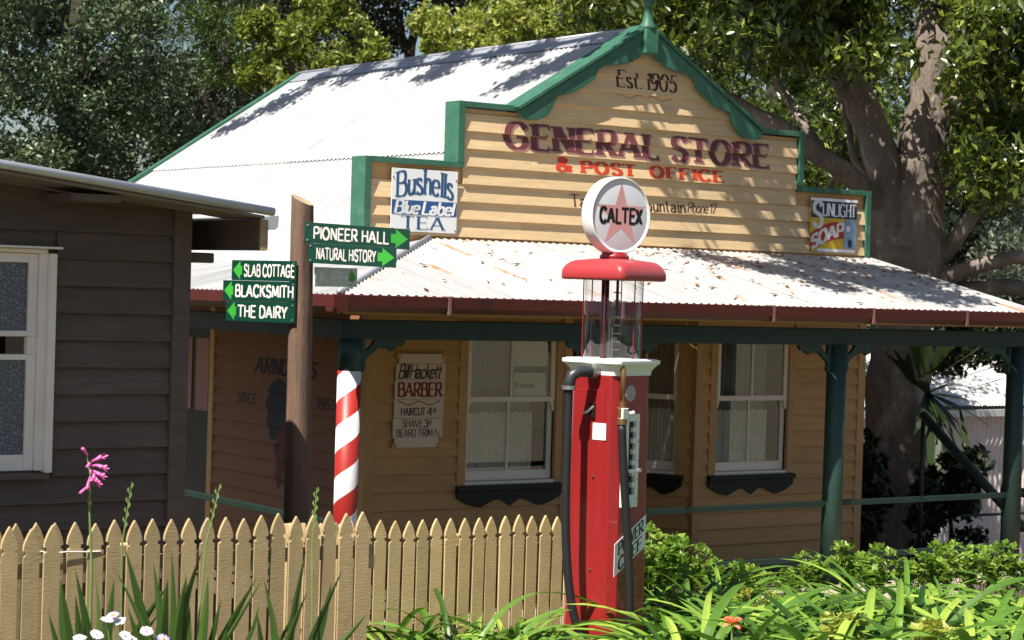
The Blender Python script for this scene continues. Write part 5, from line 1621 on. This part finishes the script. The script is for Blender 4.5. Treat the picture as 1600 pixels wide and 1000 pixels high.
cam_r = Vector((RIGHT.x, RIGHT.y, 0)); cam_f = Vector((0.62, 0.785, 0))
for (px, py, ang_, L_, w_, dr) in ((1470, 610, 5, 0.62, 0.12, -0.15), (1468, 600, 20, 0.66, 0.13, 0.0), (1462, 590, 40, 0.5, 0.11, 0.05), (1450, 585, 65, 0.42, 0.1, 0.05), (1440, 590, 95, 0.40, 0.09, 0.05), (1428, 600, 120, 0.38, 0.09, 0.1),
                                   (1470, 625, -15, 0.45, 0.11, 0.2), (1465, 640, -40, 0.5, 0.12, 0.3), (1462, 650, -70, 0.45, 0.09, 0.3), (1450, 655, -85, 0.5, 0.08, 0.2), (1475, 660, -60, 0.6, 0.07, 0.4), (1480, 650, -75, 0.75, 0.06, 0.2), (1468, 655, -95, 0.7, 0.06, 0.2), (1490, 645, -65, 0.7, 0.06, 0.35), (1500, 640, -80, 0.6, 0.06, 0.2)):
    mb = MB(); mb.tone = []
    a = R(ang_)
    dv = cam_r * math.cos(a) + Vector((0, 0, 1)) * math.sin(a) - cam_f * random.uniform(0.15, 0.6)
    frond(mb, A(px, py, 22.45), dv, L_ * 1.0, w_ * (2.0 if ang_ > -20 else 1.2), dr, random.uniform(0.25, 0.9))
    mb.build('frond', 'leaf_fern', sf, smooth=False)
for k in range(10):
    mb = MB(); mb.tone = []
    a = R(random.uniform(-150, 150))
    dv = cam_r * math.cos(a) * 0.8 + Vector((0, 0, 1)) * math.sin(a) - cam_f * 0.5
    frond(mb, A(1450, 615, 22.5), dv, random.uniform(0.2, 0.32), 0.2, 0.15, random.uniform(0.1, 0.5), 4)
    mb.build('shield_frond', 'leaf_fern', sf)

# ---- trees behind
def tree(name, label, px, base_d, trunk_px, crown, mat, n, size, aspect=0.4, bark='bark_dark', droop=0.2, r=0.22, extra=(), squash=0.8):
    b = at(px, 700, base_d); b.z = gz(b.x, b.y) - 0.1
    tr = thing(name, label, 'tree', b)
    mb = MB()
    limb(mb, [b] + [at(*p) for p in trunk_px], r, r * 0.4, 10)
    for (pts, r0, r1) in extra:
        limb(mb, [at(*p) for p in pts], r0, r1, 8)
    mb.build('trunk', bark, tr, smooth=True)
    leaf_mesh('crown', mat, cloud(crown, n, squash), size, aspect, 0.25, droop, tr)
    return tr


tree('gum_tree', 'dense grey-green tree with small glittering leaves at the left', 120, 29,
     [(110, 330, 29), (120, 120, 29), (130, -60, 29), (140, -200, 29)],
     clumps(-60, 250, -160, 120, 26.5, 31, 0.2, 0.5, 120) + clumps(-60, 300, 90, 310, 27, 31, 0.2, 0.5, 110) + clumps(120, 240, 20, 300, 28, 31, 0.2, 0.45, 30), 'leaf_gum', 52000, 0.085, 0.5,
     extra=[([(115, 200, 29), (60, 120, 28.5), (0, 60, 28)], 0.09, 0.03), ([(118, 150, 29), (190, 70, 29), (240, 10, 29)], 0.09, 0.03)])
tree('feathery_tree', 'feathery dark green tree between the grey-green tree and the roof', 300, 33,
     [(310, 330, 33), (320, 180, 33), (330, 60, 33), (350, -120, 33)],
     clumps(215, 400, -60, 130, 31, 34, 0.2, 0.5, 90) + clumps(260, 390, -140, 0, 32, 34, 0.4, 0.7, 18), 'leaf_conifer', 26000, 0.11, 0.16, droop=0.4,
     extra=[([(318, 200, 33), (290, 130, 32.5), (240, 90, 32)], 0.06, 0.025), ([(325, 130, 33), (360, 120, 33), (400, 115, 32)], 0.06, 0.025), ([(318, 160, 33), (280, 150, 32), (250, 135, 32)], 0.05, 0.02)], squash=0.5)
tree('shadowy_tree', 'dark shaded tree low behind the green rear bargeboard', 330, 37,
     [(340, 300, 37), (350, 200, 37), (352, 60, 37)],
     clumps(240, 440, 110, 310, 35, 39, 0.4, 0.8, 46), 'leaf_dark', 20000, 0.12, 0.45)
tree('lime_tree', 'sunlit yellow-green tree behind the far end of the roof ridge', 470, 31,
     [(474, 300, 31), (470, 150, 31), (455, 90, 31), (440, 40, 31)],
     clumps(385, 480, 20, 95, 29.5, 32.5, 0.10, 0.30, 34) + clumps(430, 610, 65, 140, 29.5, 32.5, 0.10, 0.30, 44) + clumps(375, 450, 100, 145, 29.5, 32, 0.1, 0.26, 14) + clumps(480, 570, -25, 45, 30, 32, 0.12, 0.32, 18), 'leaf_lime', 13000, 0.12, 0.42, bark='bark',
     extra=[([(468, 140, 31), (500, 90, 31), (540, 80, 31)], 0.05, 0.02), ([(460, 110, 31), (430, 80, 31), (400, 70, 31)], 0.05, 0.02)], r=0.10)
tree('pale_tree', 'bright yellow-green tree rising over the middle of the ridge', 760, 31,
     [(770, 300, 31), (765, 120, 31), (760, 60, 31), (770, 0, 31)],
     clumps(650, 830, 25, 105, 29.5, 32.5, 0.10, 0.32, 66) + clumps(720, 900, -20, 70, 29.5, 32.5, 0.10, 0.32, 44) + clumps(830, 960, 20, 80, 30, 33, 0.1, 0.3, 20), 'leaf_lime', 17000, 0.12, 0.42, bark='bark', r=0.10)
tree('dark_tree', 'tall dark tree with bare black trunks behind the ridge', 560, 42,
     [(562, 300, 42), (560, 100, 42), (556, -40, 42), (550, -200, 42)],
     clumps(400, 760, -170, 5, 39, 44, 0.6, 1.2, 60) + clumps(520, 620, 0, 70, 41, 44, 0.4, 0.7, 14), 'leaf_dark', 26000, 0.16, 0.4, r=0.38,
     extra=[([(640, 260, 42), (640, 90, 42), (655, 30, 42), (690, -80, 42)], 0.12, 0.08), ([(640, 90, 42), (625, 40, 42), (615, -40, 42)], 0.09, 0.05), ([(690, 200, 43), (685, 40, 43), (700, -100, 43)], 0.22, 0.14)])
tree('grey_tree', 'pale grey-green tree far behind the right end of the verandah', 1530, 40,
     [(1530, 600, 40), (1520, 420, 40), (1525, 300, 40)],
     clumps(1450, 1660, 190, 420, 37, 42, 0.5, 0.95, 46), 'leaf_grey', 20000, 0.16, 0.4)
tree('understorey_tree', 'dark leafy tree just above the white roof of the far shed', 1640, 31,
     [(1640, 640, 31), (1630, 560, 31), (1600, 500, 31)],
     clumps(1440, 1660, 470, 565, 29, 31, 0.3, 0.5, 32) + clumps(1320, 1500, 300, 420, 29, 33, 0.35, 0.6, 22), 'leaf_dark', 17000, 0.15, 0.4)
tree('hedge_tree', 'mid green tree seen under the boughs behind the parapet', 1180, 34,
     [(1190, 400, 34), (1200, 250, 34), (1210, 100, 34)],
     clumps(1000, 1420, 60, 400, 32, 37, 0.5, 0.9, 60), 'leaf_fig', 24000, 0.15, 0.42)
# dark bushes at the foot of the big tree
for i, (px, py, lab_) in enumerate(((1480, 790, 'dark bush at the right foot of the large tree'), (1350, 760, 'dark bush at the left foot of the large tree'))):
    b = at(px, 880, 21.8); b.z = gz(b.x, b.y)
    bs = thing('dark_bush', lab_, 'bush', b)
    mb = MB(); limb(mb, [b, b + Vector((0.05, 0, 0.4)), at(px, py - 20, 21.8)], 0.04, 0.015, 6); mb.build('stem', 'bark_dark', bs)
    leaf_mesh('foliage', 'leaf_dark', cloud(clumps(px - (45 if i == 0 else 14), px + (45 if i == 0 else 12), py - 80, py + 90, 21.4, 22.2, 0.15, 0.3, 16), 2600), 0.12, 0.45, parent=bs)
# distant forest
fp = cloud(clumps(-900, 2700, -260, 480, 52, 66, 0.9, 2.0, 330, lambda px, py: (570 < px < 930 and py < 170) or (-40 < px < 110 and 60 < py < 120)), 100000, 0.8, 0.3)
tag(leaf_mesh('distant_forest', 'leaf_dark', fp, 0.34, 0.5), 'dark mass of forest beyond all the other trees', 'forest', kind='stuff')

# ------------------------------------------------------------------ garden plants
def strap_mesh(seed, n, L0, L1, w_, lean, mat, name, arch=1.0):
    rnd = random.Random(seed)
    mb = MB(); mb.tone = []
    for i in range(n):
        a = rnd.uniform(0, 6.283)
        L_ = rnd.uniform(L0, L1); ww = w_ * rnd.uniform(0.7, 1.2)
        tilt = rnd.uniform(0.15, lean)
        bend = rnd.uniform(0.7, 2.3) * arch
        d = Vector((math.cos(a), math.sin(a), 0)); sd = Vector((-d.y, d.x, 0))
        p = Vector((rnd.uniform(-0.05, 0.05), rnd.uniform(-0.05, 0.05), 0)); th = tilt
        prev = None; seg = 9; tw = rnd.uniform(-0.5, 0.5)
        tone = min(1, max(0, rnd.gauss(0.5, 0.2)))
        for k in range(seg + 1):
            t_ = k / seg
            wk = ww * (0.6 + 0.4 * min(1, t_ * 2)) * math.sqrt(max(0.0, 1 - max(0, (t_ - 0.55) / 0.45) ** 2.4)) * 0.5 + 0.0008
            s2 = (sd * math.cos(tw * t_) + Vector((0, 0, 1)) * math.sin(tw * t_))
            nrm = (d * math.cos(th) + Vector((0, 0, -1)) * math.sin(th))
            c = p - Vector((0, 0, 0.0))
            row = (p - s2 * wk, p + nrm * 0.0 - Vector((0, 0, 1)) * wk * 0.35, p + s2 * wk)
            if prev:
                mb.add([prev[0], prev[1], row[1], row[0]], [(0, 1, 2, 3)]); mb.add([prev[1], prev[2], row[2], row[1]], [(0, 1, 2, 3)])
                mb.tone += [tone, tone]
            prev = row
            p = p + (d * math.sin(th) + Vector((0, 0, 1)) * math.cos(th)) * (L_ / seg)
            th += bend / seg
    o = mb.build(name, mat, None, smooth=True, org=(0, 0, 0))
    return o


straps = [strap_mesh(100 + i, 84, 0.45, 0.86, 0.036, 0.85, 'leaf_strap', 'strap_leaf_plant', 1.7) for i in range(5)]
used = [False] * 5


def place(o_list, used_, k, loc, s_, label, cat, group):
    o = o_list[k]
    if used_[k]:
        o = o.copy(); COL.objects.link(o)
    used_[k] = True
    o.location = loc; o.rotation_euler = (random.uniform(-0.08, 0.08), random.uniform(-0.08, 0.08), random.uniform(0, 6.28)); o.scale = (s_, s_, s_ * random.uniform(0.92, 1.08))
    return tag(o, label, cat, group)


i = 0
for d in (10.9, 11.5, 12.1, 12.7, 13.3, 13.9, 14.4, 14.9):
    for px in range(1020, 1660, 48):
        ppx = px + random.uniform(-26, 26)
        if d > 13.5 and 1215 < ppx < 1330 and random.random() < 0.6: continue
        if d < 13 and ppx < 1050: ppx += 45
        b = at(ppx, 950, d); zt = 2.45 - (random.uniform(858, 915) - 462) / 3286 * d
        b.z = gz(b.x, b.y)
        place(straps, used, i % 5, b, max(0.75, min(1.45, (zt - b.z) / 0.54)), 'green strap-leaved lily clump in the garden bed right of the fuel pump', 'plant', 'strap-leaved plants right of the pump'); i += 1
for d, pxs in ((12.0, range(605, 830, 46)), (12.5, range(615, 835, 44)), (13.0, range(625, 870, 46))):
    for px in pxs:
        ppx = px + random.uniform(-18, 18)
        b = at(ppx, 950, d); b.z = gz(b.x, b.y)
        zt = 2.45 - (random.uniform(900, 945) - 448) / 3286 * d
        place(straps, used, i % 5, b, max(0.6, min(1.25, (zt - b.z) / 0.56)), 'green strap-leaved lily clump between the picket fence and the fuel pump', 'plant', 'strap-leaved plants left of the pump'); i += 1


def shrub_proto(seed, mat):
    rnd = random.Random(seed)
    root = bpy.data.objects.new('leafy_shrub', None); COL.objects.link(root); ORG[root] = Vector((0, 0, 0))
    tw = MB(); lf = MB(); lf.tone = []
    for k in range(15):
        a = rnd.uniform(0, 6.28); ln_ = rnd.uniform(0.55, 0.95); sp_ = rnd.uniform(0.05, 0.28)
        pts = [Vector((0.03 * math.cos(a), 0.03 * math.sin(a), 0))]
        for q in range(1, 4):
            t_ = q / 3
            pts.append(Vector((math.cos(a) * sp_ * t_ + rnd.gauss(0, 0.02), math.sin(a) * sp_ * t_ + rnd.gauss(0, 0.02), ln_ * t_)))
        tw.tube(pts, [0.007, 0.006, 0.005, 0.003], 5, cap=False)
        for (c, m_, rr) in ((pts[3], 11, 0.055), (pts[2].lerp(pts[3], 0.55), 8, 0.06), (pts[2], 4, 0.06)):
            for _ in range(m_):
                d = Vector((rnd.gauss(0, 1), rnd.gauss(0, 1), rnd.gauss(0.5, 0.6))).normalized()
                L_ = rnd.uniform(0.065, 0.115); ww = L_ * 0.42
                b = c + d * 0.015
                sd = d.cross(Vector((rnd.gauss(0, .3), rnd.gauss(0, .3), 1))).normalized(); nn = sd.cross(d)
                m0 = b + d * L_ * 0.5
                lf.add([b, m0 + sd * ww + nn * 0.008, b + d * L_ + nn * 0.004, m0 - sd * ww + nn * 0.008, m0 - nn * 0.003], [(0, 1, 4), (1, 2, 4), (2, 3, 4), (3, 0, 4)])
                tn = min(1, max(0, rnd.gauss(0.55, 0.2))); lf.tone += [tn] * 4
    tw.build('twigs', 'twig', root, org=(0, 0, 0)); lf.build('leaves', mat, root, org=(0, 0, 0))
    return root


shr = [shrub_proto(50, 'leaf_shrub'), shrub_proto(51, 'leaf_shrub'), shrub_proto(52, 'leaf_shrub')]
su = [False] * 3
spots = [(1022, 14.2, 842), (1045, 14.8, 846), (1075, 15.0, 868), (1130, 15.3, 878), (1180, 15.4, 884), (1235, 15.4, 886), (1275, 15.6, 868), (1326, 15.6, 846), (1362, 15.2, 860), (1420, 15.8, 860), (1450, 15.4, 856), (1482, 15.9, 848), (1515, 15.6, 846), (1548, 16.0, 846), (1590, 15.8, 848)]
ORD = ['first', 'second', 'third', 'fourth', 'fifth', 'sixth', 'seventh', 'eighth', 'ninth', 'tenth', 'eleventh', 'twelfth', 'thirteenth', 'fourteenth', 'fifteenth']
for k, (px, d, ty) in enumerate(spots):
    b = at(px, 900, d); zt = 2.45 - (ty - 462) / 3286 * d
    b.z = gz(b.x, b.y)
    j = k % 3
    o = shr[j]
    if su[j]:
        o = copy_tree(o)
    su[j] = True
    s_ = (zt - b.z) / 0.92
    o.location = b; o.scale = (s_, s_, s_); o.rotation_euler = (0, 0, random.uniform(0, 6.28))
    tag(o, 'light green small-leaved shrub below the verandah, ' + ORD[k] + ' from the fuel pump', 'shrub', 'small-leaved shrubs below the verandah')
yel = shrub_proto(77, 'leaf_yellow')
first = True
for k, (px, d, ty) in enumerate(((1185, 13.2, 925), (1310, 11.5, 960), (1455, 11.4, 965))):
    o = yel if first else copy_tree(yel)
    first = False
    b = at(px, 960, d); b.z = gz(b.x, b.y)
    s_ = (2.45 - (ty - 462) / 3286 * d - b.z) / 0.92
    o.name = 'yellow_shrub'
    o.location = b; o.scale = (s_, s_, s_); o.rotation_euler = (0, 0, random.uniform(0, 6.28))
    tag(o, 'yellow-leaved low shrub among the strap leaves, ' + ORD[k] + ' from the fuel pump', 'shrub', 'yellow-leaved shrubs in the bed')

# orange-red lily flower in the bed
fb = at(1145, 972, 11.0)
fl = thing('orange_lily', 'orange-red lily flower head among the strap leaves right of the pump', 'flower', (fb.x, fb.y, gz(fb.x, fb.y)))
MB().tube([(fb.x, fb.y, gz(fb.x, fb.y)), fb - Vector((0, 0, 0.03))], 0.008, 6).build('stalk', 'stem_green', fl)
for k in range(14):
    a = k * 0.45 + random.uniform(-0.2, 0.2)
    dv = Vector((math.cos(a * 2.2), math.sin(a * 2.2), random.uniform(-0.7, 0.7))).normalized()
    sd = dv.orthogonal().normalized() * 0.012
    p0 = fb; p1 = fb + dv * 0.032; p2 = fb + dv * 0.058 + Vector((0, 0, -0.012))
    MB().add([p0 - sd * .3, p0 + sd * .3, p1 + sd, p1 - sd, p2 + sd * .2, p2 - sd * .2], [(0, 1, 2, 3), (3, 2, 4, 5)]).build('petal', 'orange_petal', fl)

# ---- watsonia with pink flowers at the left, sword leaves, seed heads and daisies
def blade(mb, base, tip, w_, bend, tone):
    base = Vector(base); tip = Vector(tip)
    ax = tip - base; L_ = ax.length
    sd = Vector((RIGHT.x, RIGHT.y, 0)) * math.cos(bend * 2) - cam_f * math.sin(bend * 2)
    prev = None
    for k in range(8):
        t_ = k / 7
        c = base + ax * t_ + Vector((RIGHT.x, RIGHT.y, 0)) * bend * 0.12 * math.sin(t_ * math.pi)
        wk = w_ * 0.5 * (0.7 + 0.3 * min(1, 3 * t_)) * (1 - t_ ** 2.5) + 0.0006
        row = (c - sd * wk, c - cam_f * wk * 0.3, c + sd * wk)
        if prev:
            mb.add([prev[0], prev[1], row[1], row[0]], [(0, 1, 2, 3)]); mb.add([prev[1], prev[2], row[2], row[1]], [(0, 1, 2, 3)]); mb.tone += [tone, tone]
        prev = row


DW = 9.15
wl = [(130, 905, 1110, 22), (118, 935, 1090, 20)]
groups = [('sword_leaf_plant', 'tall sword-leaved plant with one pink flower spike before the left fence',
           [(128, 1060, 95, 905, 26), (140, 1060, 118, 930, 18), (135, 1060, 150, 905, 16), (150, 1060, 178, 905, 20), (140, 1080, 190, 800, 0), (130, 1060, 76, 958, 14), (160, 1080, 118, 892, 20)]),
          ('sword_leaf_plant', 'dark sword-leaved plant with crossing leaves right of the pink flower',
           [(255, 1080, 196, 858, 24), (262, 1080, 180, 890, 20), (270, 1080, 240, 880, 20), (235, 1080, 200, 950, 22), (260, 1060, 268, 860, 14), (250, 1060, 262, 905, 26), (190, 990, 262, 915, 14), (272, 1060, 290, 905, 22), (215, 1000, 252, 955, 8)]),
          ('sword_leaf_plant', 'green sword-leaved plant below the seed head left of the signpost',
           [(285, 1080, 290, 895, 22), (280, 1060, 316, 860, 18), (300, 1060, 325, 900, 20), (295, 1080, 345, 935, 16), (310, 1080, 400, 905, 22), (300, 1060, 410, 905, 10), (330, 1040, 405, 945, 16), (320, 1060, 355, 980, 22)]),
          ('sword_leaf_plant', 'green sword-leaved plant in front of the fence end below the signpost',
           [(420, 1080, 412, 905, 24), (440, 1080, 478, 860, 14), (432, 1080, 480, 925, 18), (445, 1080, 535, 890, 14), (440, 1080, 518, 910, 26), (470, 1040, 575, 957, 16), (430, 1080, 402, 960, 16), (410, 1060, 470, 940, 10)])]
for nm, lb, bl in groups:
    b = at(bl[0][0], 1080, DW); b.z = gz(b.x, b.y)
    g_ = thing(nm, lb, 'plant', b)
    for (x0, y0, x1, y1, w_) in bl:
        if w_ == 0: continue
        mb = MB(); mb.tone = []
        dd = DW + random.uniform(-0.12, 0.1)
        p0 = at(x0, y0, dd); p1 = at(x1, y1, dd - 0.08)
        blade(mb, Vector((p0.x, p0.y, p0.z - 0.1)), p1, w_ / 3286 * DW, random.uniform(-0.35, 0.35), random.uniform(0.15, 0.85))
        mb.build('leaf', 'leaf_sword', g_, smooth=True)
b = at(139, 1080, DW); b.z = gz(b.x, b.y)
ws_ = thing('pink_flower_spike', 'pink tubular flower spike standing above the left picket fence', 'flower', b)
MB().tube([b, at(141, 1000, DW), at(143, 880, DW), at(140, 800, DW), at(141, 740, DW), at(136, 712, DW)], [0.008, 0.007, 0.006, 0.005, 0.004, 0.002], 7).build('stem', 'stem_green', ws_, smooth=True)
for (x0, y0, x1, y1, x2, y2) in ((142, 722, 150, 718, 158, 714), (143, 728, 152, 727, 160, 730), (143, 734, 150, 738, 157, 742), (142, 738, 148, 745, 152, 752), (142, 726, 140, 724, 136, 730), (141, 745, 138, 755, 136, 764), (139, 762, 134, 763, 125, 771), (137, 712, 133, 705, 129, 701), (141, 735, 147, 742, 146, 748)):
    fo_ = MB().tube([at(x0, y0, DW), at(x1, y1, DW - 0.02), at(x2, y2, DW - 0.05)], [0.004, 0.006, 0.010 if x2 > 140 else 0.007], 7).build('floret', 'pink_petal', ws_, smooth=True)
    if x2 > 140:
        c = at(x2, y2, DW - 0.05)
        for k in range(5):
            a = k * 1.257
            dv = cam_r * math.cos(a) * 0.016 + Vector((0, 0, 1)) * math.sin(a) * 0.016 + (at(x2, y2, DW) - at(x1, y1, DW)).normalized() * 0.018
            sd = dv.orthogonal().normalized() * 0.006
            MB().add([c - sd * .5, c + sd * .5, c + dv * .6 + sd, c + dv * .6 - sd, c + dv], [(0, 1, 2, 3), (3, 2, 4)]).build('petal', 'pink_petal', fo_)
for k, (px, py) in enumerate(((136, 782), (138, 775), (140, 790), (142, 784))):
    MB().tube([at(140, py + 10, DW), at(px, py, DW - 0.01)], [0.005, 0.0015], 6).build('bud', 'stem_green', ws_)
for (xb_, xm_, xt_, yt_, lb) in ((188, 191, 206, 754, 'thin green seed stalk right of the pink flower'), (300, 322, 344, 757, 'green seed stalk left of the signpost'), (488, 488, 495, 762, 'green seed stalk between the signpost and the striped pole')):
    b = at(xb_, 1080, DW); b.z = gz(b.x, b.y)
    g_ = thing('seed_stalk', lb, 'plant', b)
    MB().tube([b, at((xb_ + xm_) / 2, 960, DW), at(xm_, 850, DW), at(xt_, yt_, DW)], [0.005, 0.004, 0.004, 0.0015], 6).build('stem', 'stem_green', g_)
    for k in range(9):
        t_ = k / 9
        c = at(xm_, 850, DW).lerp(at(xt_, yt_, DW), 0.25 + 0.72 * t_)
        sg = -1 if k % 2 else 1
        MB().tube([c, c + cam_r * sg * 0.009 + Vector((0, 0, 0.016)), c + cam_r * sg * 0.008 + Vector((0, 0, 0.03))], [0.002, 0.0045, 0.001], 6).build('seed_pod', 'stem_green', g_)
DD = 8.9
DL = ['upper left one of the two touching white daisies by the fence', 'upper right one of the two touching white daisies by the fence', 'white daisy low under the pink flower spike, second from the left', 'leftmost white daisy at the foot of the left fence', 'white daisy low in the middle of the daisies', 'rightmost white daisy at the foot of the left fence', 'white daisy at the bottom edge right of the middle daisies', 'small lilac daisy above the two touching white daisies', 'small lilac daisy right of all the white daisies']
dz_ = [(167, 969, 1), (187, 971, 1), (151, 992, 1), (124, 997, 1), (195, 994, 1), (228, 987, 1), (205, 999, 1), (176, 962, 0), (255, 999, 0)]
for k, (px, py, wh_) in enumerate(dz_):
    c = at(px, py, DD + random.uniform(-0.1, 0.1))
    b = Vector((c.x + random.uniform(-0.08, 0.08), c.y + random.uniform(-0.08, 0.08), gz(c.x, c.y)))
    g_ = thing('daisy', DL[k], 'flower', b, 'daisies by the left fence')
    MB().tube([b, b.lerp(c, 0.6) + Vector((0.02, 0, 0)), c - Vector((0, 0, 0.004))], 0.003, 5).build('stem', 'stem_green', g_)
    ax = (Vector((0, 0, 1)) * 0.9 + Vector((random.uniform(-.4, .4), random.uniform(-.5, .1), 0)) - cam_f * 0.25).normalized()
    e1 = ax.orthogonal().normalized(); e2 = ax.cross(e1)
    pe_ = MB()
    for j in range(15):
        a = j * 2 * math.pi / 15 + random.uniform(-0.08, 0.08)
        dv = e1 * math.cos(a) + e2 * math.sin(a); sd = ax.cross(dv)
        Lp = random.uniform(0.027, 0.033)
        pe_.add([c + dv * 0.005 - sd * 0.002, c + dv * 0.005 + sd * 0.002, c + dv * Lp * .75 + sd * 0.005 + ax * 0.004, c + dv * Lp + ax * 0.002, c + dv * Lp * .75 - sd * 0.005 + ax * 0.004], [(0, 1, 2, 3, 4)])
    pe_.build('petals', 'white_petal' if wh_ else 'lilac', g_)
    MB().tube([c + ax * 0.001, c + ax * 0.007], [0.008, 0.005], 10).build('disc', 'lilac' if wh_ else 'soap_yellow', g_)
# low foliage under the daisies
for k, (px, py) in enumerate(((150, 1000), (200, 1005), (240, 1010), (110, 1010))):
    b = at(px, py, 9.0); zt = b.z; b.z = gz(b.x, b.y)
    o = tag(strap_mesh(300 + k, 26, 0.25, 0.5, 0.010, 0.6, 'leaf_strap', 'daisy_foliage', 0.5), 'thin-leaved green tuft under the white daisies', 'plant', 'tufts under the daisies')
    o.location = b
